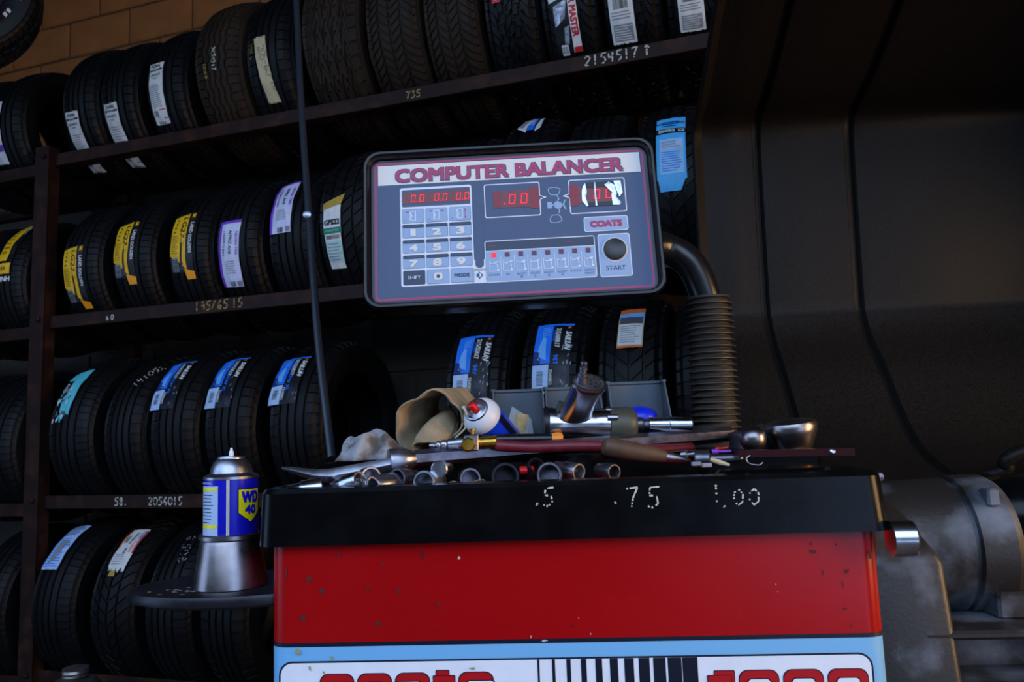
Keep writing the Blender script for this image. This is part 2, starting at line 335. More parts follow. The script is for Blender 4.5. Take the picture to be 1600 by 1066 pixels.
class Sticker:                                                   # paper label wrapped on a tread; (a, b) metres about its centre
    def __init__(s, tr, u, th0, th1, w, skew=0):
        s.o, s.cr = tr; s.R = s.o['R']; s.tw = .4 * s.o['W']; s.u = u; s.mid = rad((th0 + th1) / 2); s.h = abs(rad(th0 - th1)) * s.R; s.w = w; s.skew = skew; s.m = MB(); s.ph = random.random() * 9
    def fn(s, a, b, lay):
        x = s.u + a + s.skew * b; r = s.R - .010 * (x / s.tw) ** 2 + .0026 + lay * .0006 + .0010 * sin(b * 70 + s.ph + a * 30) + .0006 * sin(a * 160 + b * 45)
        th = s.mid + b / s.R; return (x, -r * cos(th), r * sin(th))
    def rect(s, mt_, a0, b0, a1, b1, lay=1):                     # fractions of width and height, -.5 .. .5
        s.m.mt(mt_).rect(s.fn, a0 * s.w, b0 * s.h, a1 * s.w, b1 * s.h, lay, max(1, int(abs(b1 - b0) * s.h / .008)), max(1, int(abs(a1 - a0) * s.w / .012))); return s
    def quad(s, mt_, pts, lay=1): s.m.mt(mt_).patch(s.fn, [(a * s.w, b * s.h) for a, b in pts], lay, max(1, int(max(abs(pts[0][1] - pts[3][1]), abs(pts[1][1] - pts[2][1])) * s.h / .008)), max(1, int(abs(pts[1][0] - pts[0][0]) * s.w / .012))); return s
    def text(s, mt_, t, a, b, h, rot=0, w=None, lay=2, weight=.02, slant=0): s.m.mt(mt_).text(s.fn, t, a * s.w, b * s.h, h, lay, w, rot, weight, slant); return s
    def lines(s, mt_, a0, b0, a1, b1, n, lay=2):
        for i in range(n):
            b = b1 + (b0 - b1) * (i + .5) / n; e = random.uniform(.0, .3); s.rect(mt_, a0, b - .18 * abs(b1 - b0) / n, a1 - (a1 - a0) * e, b + .18 * abs(b1 - b0) / n, lay)
        return s
    def bars(s, mt_, a0, b0, a1, b1, n, lay=2):
        for i in range(n):
            q = a0 + (a1 - a0) * i / n; s.rect(mt_, q, b0, q + (a1 - a0) / n * random.uniform(.3, .75), b1, lay)
        return s
    def vbars(s, mt_, a0, b0, a1, b1, n, lay=2):
        for i in range(n):
            q = b0 + (b1 - b0) * i / n; s.rect(mt_, a0, q, a1, q + (b1 - b0) / n * random.uniform(.3, .75), lay)
        return s
    def ragged(s, mt_, lay=0, top=.02, bot=.02, side=.02):
        n = 14
        for i in range(n):
            a0, a1 = -.5 + i / n, -.5 + (i + 1) / n
            s.quad(mt_, ((a0, -.5 + random.uniform(0, bot)), (a1, -.5 + random.uniform(0, bot)), (a1, .5 - random.uniform(0, top)), (a0, .5 - random.uniform(0, top))), lay)
        return s
    def done(s, label, name='paper_label'): s.m.build(name, s.o, local=True, label=label); return s
def tchalk(tr, txt, u, th, h, rot, mt_='p_chalk', wd=.004, gap=.3):
    s = Sticker(tr, u, th + 1, th - 1, .1); s.m.mt(mt_).chalk(s.fn, txt, 0, 0, h, wd, rot=rot, gap=gap); s.m.build('chalk_writing', s.o, local=True, kind='stuff')

def doral(tr, u, a, b, cut=False):
    s = Sticker(tr, u, a, b, .070); s.ragged('p_paper', bot=.03); H = s.h
    s.text('p_black', 'DORAL', 0, .5 - .016 / H, .013, w=.046, weight=.03); s.rect('p_black', -.46, .5 - .036 / H, .46, .5 - .028 / H); s.text('p_paper', 'SDL-SPORT', 0, .5 - .032 / H, .005, lay=3)
    s.text('p_grey_d', '205/60R15', 0, .5 - .052 / H, .009, w=.05); s.text('p_grey_d', '91H', 0, .5 - .066 / H, .008)
    s.lines('p_grey', -.42, -.22, .42, .5 - .09 / H, 12); s.bars('p_grey_d', -.4, -.36, -.05, -.27, 12); s.rect('p_red', .0, -.27, .45, -.255); s.rect('p_red', .2, -.40, .45, -.385); s.text('p_grey_d', 'DORAL', 0, -.46, .010, w=.04)
    s.done('white size label')
def lg27(tr, u, a, b):
    s = Sticker(tr, u, a, b, .105); s.rect('p_black', -.5, -.5, .5, .5, 0)
    s.quad('p_yellow', ((-.5, -.22), (.0, -.36), (.0, .48), (-.5, .46))); s.quad('p_yellow', ((.05, -.40), (.22, -.46), (.20, .5), (.0, .48))); s.rect('p_black', -.03, -.37, .06, -.02, 2)
    s.text('p_black', 'LG27', .05, .24, .022, -90, w=.085, lay=3, slant=.2); s.lines('p_yellow_d', -.44, -.2, -.1, .12, 9)
    for k in range(4): s.text('p_black', 'oxoz'[k], -.32, .40 - k * .075, .009, -90, lay=3, weight=.06)
    s.text('p_paper', 'LAND GOLDEN', .40, .06, .0145, -90, w=.118, lay=3, weight=.03); s.rect('p_yellow_d', .30, .40, .46, .50, 2); s.rect('p_yellow', .33, .42, .43, .48, 3)
    s.rect('p_grey', -.42, -.48, -.12, -.26, 2); s.vbars('p_black', -.40, -.47, -.14, -.28, 10, 3); s.lines('p_grey_d', -.06, -.46, .1, -.30, 4); s.quad('p_amber', ((.18, -.62), (.52, -.62), (.52, -.50), (.1, -.44)), 2); s.done('black and yellow size label')
def npriz(tr, u, a, b, flip=False, skew=0):
    s = Sticker(tr, u, a, b, .092, skew); s.rect('p_lilac', -.5, -.5, .5, .5, 0); s.rect('p_purple', -.5, -.5, -.38, .5); s.rect('p_purple', -.5, .455, .5, .5)
    s.text('p_black', "N'PRIZ AH5", .08, .16, .014, -90, w=.085, slant=.2); s.text('p_purple', 'NEXEN TIRE', .38, .14, .011, -90, w=.085); s.text('p_grey_d', '175/65R15 84H', -.24, .16, .010, -90, w=.09)
    s.lines('p_grey', -.2, -.3, .3, -.1, 6); s.bars('p_black', -.1, -.49, .15, -.41, 10); s.bars('p_grey_d', .25, -.49, .48, -.41, 10); s.done('white label edged in purple')
def sailun(tr, u, a, b, size='215/60R17', sfx='96T', torn=True, skew=0):
    s = Sticker(tr, u, a, b, .118, skew); s.rect('p_black', -.5, -.5, .5, .5, 0); s.quad('p_blue', ((-.5, -.12), (-.04, -.12), (-.04, .5), (-.5, .5))); s.rect('p_blue', -.5, .46, .5, .5)
    s.quad('p_blue_l', ((-.42, -.02), (-.14, -.08), (-.2, .25), (-.28, .28)), 2); s.quad('p_blue_d', ((-.5, -.12), (-.3, -.12), (-.36, .04), (-.5, .06)), 2); s.lines('p_blue_l', -.32, .28, -.06, .44, 5)
    c = [(-.36 + .055 * cos(k * .5236), -.06 + .055 * .6 * sin(k * .5236)) for k in range(12)]; s.m.mt('p_black').poly(s.fn, [(p * s.w, q * s.h) for p, q in c], 3)
    c = [(-.36 + .03 * cos(k * .5236), -.06 + .03 * .6 * sin(k * .5236)) for k in range(12)]; s.m.mt('p_grey').poly(s.fn, [(p * s.w, q * s.h) for p, q in c], 4)
    s.rect('p_paper_blue', -.5, -.5, -.06, -.14, 2); s.vbars('p_grey_d', -.38, -.40, -.20, -.22, 12, 3); s.text('p_blue', 'ATREZZO', .02, .28, .007, -90, lay=2); s.text('p_paper', size, .12, .25, .016, -90, w=.078, lay=2, weight=.03); s.text('p_blue', sfx, .12, -.08, .015, -90, lay=2, weight=.03)
    s.text('p_paper', '5540803', .0, -.30, .010, -90, lay=2); s.text('p_paper', 'SAILUN', .40, .20, .019, -90, w=.072, lay=2, weight=.05, slant=.25); s.quad('p_orange', ((.34, .40), (.44, .41), (.42, .45), (.36, .44)), 2)
    s.rect('navy', .1, -.46, .42, -.16, 1)
    for k in range(16 if torn else 4):
        p, q = random.uniform(.25, .5), random.uniform(-.45, .1); s.quad('p_grey', ((p, q), (p + .03, q + .01), (p + .04, q + .05), (p + .01, q + .04)), 3)
    s.done('blue and black label')

TOP = 'worn tires on the top shelf'
tD = [tire('top', -1.67, .30, .185, 'rib', 'top shelf black tire with white label, first one past the rack post'), tire('top', -1.475, .298, .18, 'rib', 'top shelf black tire with white label, second one past the rack post'), tire('top', -1.24, .30, .19, 'rib', 'top shelf tire whose white label sits wholly above the beam')]
doral(tD[0], -.028, -11, -63); doral(tD[1], -.026, -10, -64); doral(tD[2], -.032, 13, -34)
x = tire('top', -.985, .325, .21, 'ribold', 'top shelf tire chalked with its size in two columns'); tchalk(x, '2054517', -.005, 4, .017, -90, 'p_chalk'); tchalk(x, '501N N', -.045, -6, .013, -90, 'p_chalk_y')
x = tire('top', -.76, .322, .20, 'rib', 'top shelf tire with hand-lettered kraft paper strip'); s = Sticker(x, -.012, 6, -39, .05, -.09); s.ragged('p_tape', top=.04, bot=.05); s.m.mt('scuff_dark').chalk(lambda a, b, l: s.fn(a, b, l), '205-60-16', -.012, .085, .03, .0016, .62, -80, 0, 2); s.done('kraft paper strip with handwriting')
tchalk(x, '205 5', -.072, 2, .017, -90, 'p_chalk_y', .003, .5)
tire('top', -.495, .345, .235, 'zigzag', 'brownish wide tire with zigzag blocks behind the hanging hose'); tire('top', -.25, .345, .21, 'chevron', 'old tire with herringbone grooves beside the zigzag one'); tire('top', -.035, .345, .20, 'chevron', 'old tire with herringbone grooves beside the red label one')
x = tire('top', .175, .335, .19, 'block', 'top shelf blocky tire with a red and white label high up'); s = Sticker(x, -.005, 22, -10, .1); s.rect('p_red', -.5, -.5, -.2, .5, 0); s.rect('p_paper', -.42, -.45, -.22, -.2); s.bars('p_grey_d', -.4, -.42, -.25, -.25, 6); s.rect('p_red', .2, -.5, .5, .5, 0); s.text('p_paper', 'MASTER', .35, .1, .02, -90, lay=2); s.done('red and white label')
x = tire('top', .37, .335, .19, 'block', 'top shelf tire under a torn red and white trailer tire label'); s = Sticker(x, -.012, 5, -44, .115); s.rect('p_black', -.35, -.5, .3, .4, 0); s.rect('p_paper', .12, -.5, .36, .5, 1); s.text('p_red', 'TRAILER MASTER', .24, .02, .022, -90, w=.20, weight=.05); s.quad('p_paper', ((-.42, .06), (-.05, .1), (-.1, .5), (-.5, .5)), 1); s.text('p_red', 'ST205', -.26, .28, .026, -90, weight=.05); s.quad('foil', ((-.3, -.2), (.0, -.12), (.1, .08), (-.3, .02)), 2); s.quad('foil', ((-.1, -.38), (.02, -.4), (.1, -.2), (-.05, -.22)), 2); s.rect('p_paper', -.22, -.52, -.02, -.40, 2); s.bars('p_grey_d', -.2, -.5, -.04, -.42, 6, 3); s.rect('p_red', .14, -.5, .36, -.44, 3); s.done('torn red and white label')
for t, u, a, b, lb in ((.57, -.032, 2, -45, 'top shelf tire with green and white label beside the trailer tire'), (.765, -.014, -6, -45, 'top shelf tire with green and white label at the wheel guard end')):
    x = tire('top', t, .335, .185, 'block', lb); s = Sticker(x, u, a, b, .078); s.ragged('p_paper', bot=.02); s.rect('p_green', -.5, .06, .5, .17); s.text('p_black', 'CUSTOM', 0, .26, .022, w=.066, weight=.06); s.bars('p_black', -.3, -.10, .3, .03, 16); s.lines('p_grey', -.42, -.22, .42, -.12, 3); s.rect('p_grey', -.4, -.46, .4, -.27, 1); s.lines('p_paper', -.36, -.45, .4, -.28, 6, 3); s.done('green and white label')
x = tire('top', -2.06, .30, .19, 'rib', 'top shelf tire on the second rack beside the post'); s = Sticker(x, -.05, 16, -36, .07); s.ragged('p_paper'); s.lines('p_grey_d', -.4, -.3, .4, .3, 8); s.rect('p_purple', -.5, -.3, .5, -.2); s.done('white label')

for t, u, a, b, lb in ((-1.64, -.026, 13, -31, 'tire with black and yellow label, first one past the rack post'), (-1.385, -.030, 28, -16, 'tire with black and yellow label, middle one of three'), (-1.12, -.026, 28, -17, 'tire with black and yellow label beside a purple edged one')):
    x = tire('r2', t, .296, .20, 'fine', lb); lg27(x, u, a, b)
x = tire('r2', -.905, .297, .20, 'rib', 'tire with purple edged label beside the yellow labelled ones'); npriz(x, -.03, 16, -32, skew=.05)
x = tire('r2', -.675, .299, .205, 'rib', 'tire with purple edged label behind the hanging hose'); npriz(x, -.045, 46, 1, skew=-.05)
x = tire('r2', -.455, .318, .21, 'sport', 'directional tire with torn gold and green label next to the console')
s = Sticker(x, -.035, 10, -32, .078); s.quad('p_paper', ((-.42, -.5), (.36, -.5), (.44, .45), (-.5, .45)), 0); s.quad('p_gold', ((-.52, .40), (.45, .46), (.6, .62), (-.5, .5)), 3); s.text('p_black', 'GPS22', -.03, .20, .020, w=.064, weight=.06); s.rect('p_green', -.5, .03, .45, .12); s.text('p_mint', '195/65R15 91H', -.03, .075, .006, lay=3); s.rect('p_mint', -.42, -.40, .38, -.08); s.bars('p_grey_d', -.38, -.05, .36, .01, 18); s.lines('p_grey', -.38, -.38, .34, -.1, 6); s.done('torn white, green and gold label')
tire('r2', -.235, .31, .20, 'rib', 'tire hidden behind the console, beside the green labelled one'); tire('r2', -.015, .31, .20, 'rib', 'tire hidden behind the middle of the console')
x = tire('r2', .21, .325, .195, 'sport', 'tire with scraps of torn white and blue label above the console'); s = Sticker(x, -.01, 78, 40, .085); s.quad('p_paper', ((-.5, -.3), (-.05, -.5), (.0, .3), (-.3, .1)), 1); s.rect('p_blue', -.02, -.45, .25, .25, 2); s.lines('p_paper', .0, -.3, .22, .15, 4, 3); s.quad('p_paper', ((.3, -.5), (.5, -.4), (.42, .2), (.34, .1)), 1); s.quad('p_grey', ((-.42, -.28), (-.2, -.35), (-.12, .1), (-.3, .0)), 2); s.done('torn scraps of a label')
tire('r2', .43, .315, .195, 'rib', 'plain unlabelled tire whose top shows over the console')
x = tire('r2', .66, .313, .20, 'sport', 'tire with bright sky blue label beside the wheel guard'); s = Sticker(x, .006, 40, -9, .088); s.quad('p_cyan', ((-.42, -.5), (.28, -.5), (.46, -.36), (-.47, -.36)), 0); s.rect('p_cyan', -.5, -.37, .5, .5, 0); s.rect('p_black', -.5, .22, .5, .30); s.text('p_paper', '205/60R15', -.14, .26, .012, w=.050, lay=3, weight=.03); s.rect('p_paper', .26, .235, .46, .285, 2); s.text('p_black', '91V', .36, .26, .010, lay=3, w=.014); s.lines('p_blue_d', -.3, .33, .35, .44, 3); s.rect('p_cyan_l', -.38, -.30, .42, .14); s.rect('p_paper_blue', -.36, .0, .38, .12, 2); s.lines('p_grey', -.32, .01, .34, .11, 3, 3); s.lines('p_blue', -.33, -.28, .38, -.03, 9); s.text('p_blue_d', 'ROAD TOURING', -.02, .40, .008, lay=3); s.done('sky blue size label')
x = tire('r2', -2.03, .297, .19, 'fine', 'tire with slanting torn yellow label on the second rack'); s = Sticker(x, .0, 58, 4, .085); s.quad('p_yellow', ((-.5, -.3), (.1, -.3), (.1, .5), (-.5, .5)), 0); s.rect('p_black', .1, -.2, .4, .5, 0); s.rect('p_yellow', -.5, -.5, .4, -.34, 0); s.lines('p_yellow_d', -.4, -.2, .0, .4, 7); s.text('p_black', 'XX', .0, -.42, .014, lay=3); s.text('p_paper', 'HNH', .1, -.58, .02, lay=3, weight=.05); s.text('p_paper', 'FORTUNE', .28, .3, .009, -90, lay=3); s.done('torn yellow label')

x = tire('r3', -1.65, .322, .215, 'fine', 'tire with ragged teal label, first one past the rack post'); s = Sticker(x, -.038, 54, 13, .085); s.quad('p_teal', ((-.1, -.42), (.5, -.46), (.5, .44), (-.2, .3)), 0); s.quad('p_teal', ((-.5, .2), (.5, .2), (.5, .5), (-.5, .42)), 0); s.rect('navy', -.5, -.2, -.1, .22, 1); s.text('p_paper', 'AXES', -.3, .05, .014, -90, lay=3)
for k in range(34):
    p, q = random.uniform(-.5, .25), random.uniform(-.6, .05); s.quad(random.choice(('p_paper', 'p_grey', 'p_teal', 'p_grey_d')), ((p, q), (p + .08, q - .02), (p + .10, q + .07), (p + .02, q + .05)), 3)
s.done('ragged teal label')
x = tire('r3', -1.395, .318, .195, 'rib', 'tire with its size chalked on the tread between teal and blue labels'); tchalk(x, '141052', .02, 34, .03, 60, 'p_chalk', .0035, .35)
for t, u, a, b, lb in ((-1.165, -.05, 55, 15, 'tire with blue label beside the chalked one'), (-.925, -.045, 54, 14, 'tire with blue label between two other blue labelled tires'), (-.655, -.048, 50, 14, 'tire with blue label and open bore facing the block wall gap')):
    x = tire('r3', t, .322, .215, 'rib', lb); sailun(x, u, a, b, '205/55R17', '95W XL', torn=False)
x = tire('r3', .02, .347, .22, 'rib', 'tire with blue label behind the glove and spray can'); sailun(x, -.012, 42, 4, '215/55R17', '94V')
x = tire('r3', .27, .347, .22, 'rib', 'tire with blue label behind the air impact wrench'); sailun(x, .0, 47, 5, '215/60R17', '96T')
x = tire('r3', .51, .346, .21, 'sport', 'tire with orange topped label beside the ribbed bellows'); s = Sticker(x, .0, 56, 27, .078); s.ragged('p_tape', bot=.02); s.rect('p_orange', -.5, .36, .5, .5); s.rect('p_blue_l', -.48, .16, .48, .36); s.rect('p_grey_d', -.45, .05, .45, .24, 2); s.rect('p_paper', -.46, -.44, .46, .04); s.lines('p_grey', -.4, -.4, .4, .0, 8); s.rect('p_orange', -.5, -.5, .5, -.46, 2); s.done('orange and white label')
tire('r3', .735, .346, .20, 'rib', 'plain dark tire behind the ribbed bellows')
tire('r3', -2.03, .32, .2, 'fine', 'unlabelled tire at chest height on the second rack')
x = tire('r4', -1.71, .325, .21, 'fine', 'bottom tire with pale blue text label, first one past the rack post'); s = Sticker(x, -.04, 67, 28, .085); s.ragged('p_paper_blue'); s.lines('p_blue_d', -.45, .2, .45, .46, 6); s.lines('p_blue', -.45, -.46, .45, .15, 12); s.quad('p_grey', ((-.25, -.4), (.05, -.3), (.25, .05), (-.2, .1)), 3); s.done('pale blue text label')
x = tire('r4', -1.43, .325, .20, 'sport', 'bottom tire with red edged white label'); s = Sticker(x, -.002, 62, 27, .08); s.ragged('p_paper', bot=.12); s.rect('p_orange', -.5, .0, -.42, .5, 2); s.rect('p_red', .42, -.1, .5, .45, 2); s.text('p_black', 'P205/70R14', .05, .24, .012, -90, w=.06); s.text('p_black', '95S', .0, -.06, .012, -90); s.text('p_orange', 'Fuzion', .28, .04, .012, -90, w=.05); s.text('p_purple', 'TOURING', .33, .33, .012, -90, w=.045); s.bars('p_grey_d', -.38, .12, -.15, .3, 8); s.lines('p_grey', -.4, -.35, .2, -.12, 5); s.quad('p_gold', ((-.28, -.56), (.1, -.56), (.05, -.46), (-.25, -.46)), 3); s.done('red edged white label')
x = tire('r4', -1.18, .325, .20, 'fine', 'bottom tire with smudged white paint marks behind the can'); tchalk(x, '8 508', -.01, 55, .035, -80, 'p_grey', .003, .45)
x = tire('r4', -.94, .325, .20, 'rib', 'plain bottom tire partly hidden by the red cabinet'); tire('r4', -2.05, .325, .20, 'fine', 'unlabelled bottom tire on the second rack')
for row, t_, R1, lb in (('top', -2.28, .30, 'second tire from the post on the second rack, top shelf'), ('r2', -2.25, .296, 'second tire from the post on the second rack, on the shelf of yellow labels'), ('r3', -2.26, .32, 'second tire from the post on the second rack, chest height')):
    tire(row, t_, R1, .2, 'rib', lb)
# tire hung on a peg of the second rack, face to the shop
hp = spot(-86, -22, 2.45)
x = tire(None, 0, .28, .2, 'block', 'scuffed tire hung from the ceiling above the second rack', loc=hp, rot=(0, 0, rad(-62)))
sm = MB().mt('scuff_white')
for k in range(26):
    th = rad(random.uniform(150, 330)); r0 = random.uniform(.20, .255); q = (lambda a, b, l: ((-.1035 if r0 < .24 else -.094), -(r0 + b) * cos(th + a), (r0 + b) * sin(th + a)))
    for sgn in (1, -1):
        sm.add([(sgn * p[0], p[1], p[2]) for p in (q(0, 0, 0), q(.06, .0, 0), q(.07, .014, 0), q(.02, .012, 0))], [(0, 1, 2, 3)])
sm.build('paint_scuffs', x[0], local=True, kind='stuff')
hang = MB().mt('steel_black').tube([V((0, 0, .20)), V((0, 0, .29)), V((0, 0, ZC - hp.z))], .006, 8); hang.build('hanging_strap', x[0], local=True)
tire(None, 0, .34, .22, 'rib', 'ribbed tire standing on the floor under the channel bracket', loc=spot(1545, 1030, 1.9).xy.to_3d() + V((.03, .30, .34)), rot=(0, 0, rad(-8)))

# ------------------------------------------------------------------ wheel balancer
UC = V((.99756, -.06976, 0)); WC = V((.06976, .99756, 0)); F0 = V((.0776, 1.12, 0))
def cf(X, D, z): return F0 + UC * X + WC * D + V((0, 0, z))
def gf(X, D, z): return UC * X + WC * D + V((0, 0, z))
CX = M(((UC.x, WC.x, 0, F0.x), (UC.y, WC.y, 0, F0.y), (0, 0, 1, 0), (0, 0, 0, 1)))
bal = empty('wheel_balancer', cf(0, .2, 0), 'red wheel balancer with tool tray, tilted console and black wheel guard', 'balancer')
ZR, ZT = 1.055, .974                                             # tray rim and skirt bottom
xl, xr = -.438, .412
def rounded(x0, x1, d0, d1, r, z, n=6): return [cf(a, b, z) for a, b in rrect(x0, d0, x1, d1, r, n)]
body = MB().mt('black_plastic').loft([rounded(xl, xr, .008, .43, .03, z) for z in (0, .30)], True)
body.mt('panel_blue').loft([rounded(xl, xr, .008, .43, .03, z) for z in (.30, .836)])
body.mt('navy').loft([rounded(xl - .0004, xr + .0004, .0076, .43, .03, z) for z in (.834, .8395)])
body.mt('red').loft([rounded(xl, xr, .008, .43, .03, z) for z in (.8395, 1.03)], False, True)
body = body.build('cabinet', bal, smooth=30, label='red painted cabinet with pale blue lower panel')
face = lambda a, b, l: cf(a, .0075 - .0004 * l, b)
p = MB(); L = rrect(xl + .017, .40, xr - .026, .815, .018); I = rrect(xl + .0195, .4025, xr - .0285, .8125, .016)
p.mt('navy').ring(face, L, I, 1); p.mt('panel_white').poly(face, I, 1)
n = 11
for k in range(n):
    w = .008 + .0195 * k / n * .9 - (.002 if k == 0 else 0); x0 = -.078 + k * .0213; p.mt('navy').rect(face, x0 + .0213 - .0028 - .0175 * (k / (n - 1)) ** 1.1, .45, x0 + .0213, .8125, 2, 1, 1)
p.build('decal_panel', body)
def letters(x0, chars, wch, gapw, top, hgt):                     # heavy rounded block letters with dark outline
    m = MB(); x = x0
    for ch in chars:
        w = wch * (.62 if ch in 't1' else 1); o = .0035
        def blk(a0, b0, a1, b1, r=.012, lay=2):
            m.mt('navy').poly(face, rrect(a0 - .0012, b0 - .0012, a1 + .0012, b1 + .0012, r), lay); m.mt('logo_red').poly(face, rrect(a0, b0, a1, b1, r), lay + 1)
        def hole(a0, b0, a1, b1, r=.005):
            m.mt('navy').poly(face, rrect(a0 - .0012, b0 - .0012, a1 + .0012, b1 + .0012, r), 4); m.mt('panel_white').poly(face, rrect(a0, b0, a1, b1, r), 5)
        b0, b1 = top - hgt, top; t = .011
        if ch == 't': blk(x + .004, b0, x + w - .008, b1 + .003, .002); blk(x, b1 - .016, x + w, b1 - .004, .002, 3)
        elif ch == '1': blk(x + .006, b0, x + w, b1, .002); blk(x - .003, b1 - .016, x + w - .004, b1 - .006, .002, 3)
        else:
            blk(x, b0, x + w, b1)
            if ch in 'o0': hole(x + t, b0 + t, x + w - t, b1 - t)
            if ch == 'c': hole(x + t, b0 + t, x + w + .002, b1 - t)
            if ch == 'a': hole(x + t, b0 + t, x + w - t, b0 + hgt * .42); hole(x - .002, b0 + hgt * .6, x + w - t, b1 - t)
            if ch == 's': hole(x + t, b0 + hgt * .56, x + w + .002, b1 - t); hole(x - .002, b0 + t, x + w - t, b0 + hgt * .44)
        x += w + gapw
    return m
letters(-.362, 'coats', .047, .006, .797, .07).build('logo_lettering', body); letters(.172, '1000', .051, .007, .794, .07).build('model_number', body)
ch = MB()
for (px, py, w, h, mt_) in [(655, 869, 5, 20, 'scuff_dark'), (714, 876, 6, 9, 'scuff_white'), (470, 912, 12, 14, 'red_chip'), (492, 931, 10, 14, 'red_chip'), (433, 905, 4, 22, 'red_chip'), (460, 975, 14, 12, 'red_chip'), (585, 982, 15, 11, 'red_chip'), (616, 930, 9, 14, 'red_chip'), (590, 887, 8, 8, 'red_chip'), (682, 948, 9, 9, 'red_chip'), (567, 925, 7, 9, 'red_chip'), (688, 963, 3, 8, 'red_chip'), (829, 999, 3, 9, 'scuff_white'), (850, 1005, 15, 4, 'scuff_white'), (893, 980, 3, 8, 'scuff_dark'), (904, 968, 2, 2, 'scuff_white'), (923, 993, 3, 4, 'scuff_white'), (1209, 911, 2, 3, 'scuff_white'), (1212, 922, 2, 3, 'scuff_white'), (1265, 860, 14, 8, 'red_chip'), (1262, 848, 6, 6, 'red_chip'), (1316, 890, 12, 10, 'red_chip'), (1280, 892, 4, 10, 'red_chip'), (1300, 848, 5, 6, 'red_chip'), (1313, 947, 7, 5, 'red_chip'), (1323, 973, 4, 6, 'red_chip'), (1310, 910, 3, 14, 'red_chip'), (1350, 865, 10, 18, 'red_chip'), (520, 873, 5, 14, 'red_chip'), (634, 860, 9, 3, 'red_chip')]:
    q = spot(px, py, 1.12); X = (q - F0).dot(UC); z = q.z; s_ = 1.12 / FPX; pts = []
    m = 9
    for k in range(m): r = random.uniform(.3, 1); pts.append((X + w * s_ * .5 * r * cos(2 * pi * k / m), z + h * s_ * .5 * r * sin(2 * pi * k / m)))
    ch.mt(mt_).add([face(X, z, 1)] + [face(a, b, 1) for a, b in pts], [(0, 1 + k, 1 + (k + 1) % m) for k in range(m)])
for (px, py, w, h) in [(452, 1030, 14, 16), (508, 1037, 8, 8), (472, 1055, 7, 12), (737, 1050, 14, 5), (495, 1062, 8, 8)]:
    q = spot(px, py, 1.12); X = (q - F0).dot(UC); s_ = 1.12 / FPX; m = 9
    ch.mt('grease').add([face(X, q.z, 6)] + [face(X + w * s_ * .5 * random.uniform(.3, 1) * cos(2 * pi * k / m), q.z + h * s_ * .5 * random.uniform(.3, 1) * sin(2 * pi * k / m), 6) for k in range(m)], [(0, 1 + k, 1 + (k + 1) % m) for k in range(m)])
ch.build('paint_chips', body, kind='stuff')
# tray: skirt, rim, front trough and raised rear deck
tl, tr = -.452, .425; R_ = .028
tray = MB().mt('black_plastic').loft([rounded(tl + .002, tr - .002, -.006, .46, R_, ZT), rounded(tl, tr, -.008, .462, R_, ZT), rounded(tl + .003, tr - .006, -.006, .458, R_, ZR - .008), rounded(tl + .006, tr - .010, -.002, .455, R_, ZR - .002), rounded(tl + .014, tr - .02, .010, .45, R_, ZR), rounded(tl + .020, tr - .026, .016, .444, R_ - .004, ZR - .002), rounded(tl + .024, tr - .03, .02, .44, R_ - .008, ZR - .03)], False, True)
tray.xf = CX; tray.bevel_box((tl + .03, .15, ZR - .03), (tr - .04, .435, 1.083), .008)
tray.bevel_box((.20, .012, ZR - .03), (tr - .03, .16, ZR + .004), .008); tray.xf = None
tray = tray.build('tool_tray', bal, smooth=32, label='black plastic tray with chalk weights written on its front edge')
sk = lambda a, b, l: cf(a, -.0085 + (b - ZT) * .027 - .0004, b)
c = MB().mt('p_chalk')
for txt, px, py, h in (('.5', 832, 792, .025), ('.', 956, 788, .018), ('75', 978, 794, .028), ('1', 1108, 788, .027), ('.', 1124, 792, .016), ('00', 1142, 788, .021)):
    q = spot(px, py, 1.115); c.chalk(sk, txt, (q - F0).dot(UC), q.z, h, .0022, 1.0, gap=.34)
c.build('chalk_writing', tray, kind='stuff')
# console -----------------------------------------------------------
PC = EYE + (V((.00569, 1.19204, 1.43956)) - EYE) * (.48 / .42); KS = .48 / .46
RM = M.Rotation(-.01516, 3, 'Z') @ M.Rotation(-.12637, 3, 'X') @ M.Rotation(-.01535, 3, 'Y')
def cm(a, b, h=0): return PC + RM @ V((a, -h, b))
def pf(a, b, l): return cm(a * KS / 1000, b * KS / 1000 + .0, .0003 + l * .00035)
def crr(m, h, r, dz=0): return [cm(a, b + dz, h) for a, b in rrect(-.24 - m, -.128 - m, .24 + m, .128 + m, r, 6)]
con = MB().mt('bezel').loft([crr(.002, -.075, .02), crr(.012, -.06, .026), crr(.016, -.012, .028), crr(.0185, .004, .03), crr(.0185, .012, .03), crr(.016, .0165, .028), crr(.012, .0165, .026), crr(.0085, .012, .022), crr(.006, .0005, .018), crr(.003, 0, .016)], True, True).build('console', bal, smooth=40, label='dark console box with printed control panel')
kid = lambda m, n, lb=None: m.build(n, con, label=lb)
m = MB().mt('face').poly(pf, rrect(-232, -125, 232, 124.5, 9), 0); m.mt('magenta').ring(pf, rrect(-230, -123.5, 230, 123.3, 8), rrect(-226.6, -120, 226.6, 120, 6), 1); kid(m, 'faceplate', 'slate blue faceplate with magenta border')
m = MB().mt('title_white'); m.rect(pf, -224, 82, 224, 118.5, 2, 1, 1); m.mt('face').text(pf, 'COMPUTER BALANCER', .6, 97.8, 27.0, 3, 392, weight=.075); m.mt('magenta').text(pf, 'COMPUTER BALANCER', 0, 98, 24.6, 4, 388, weight=.04); kid(m, 'title_strip', 'white strip reading COMPUTER BALANCER')
m = MB().mt('print_white')
out = rrect(-187, -101, -65, 75.5, 4); m.poly(pf, out, 1); m.rect(pf, -70, -101, -46, -76, 1, 1, 1); m.mt('face').poly(pf, rrect(-183.5, 40.5, -68, 71.5, 2), 2)
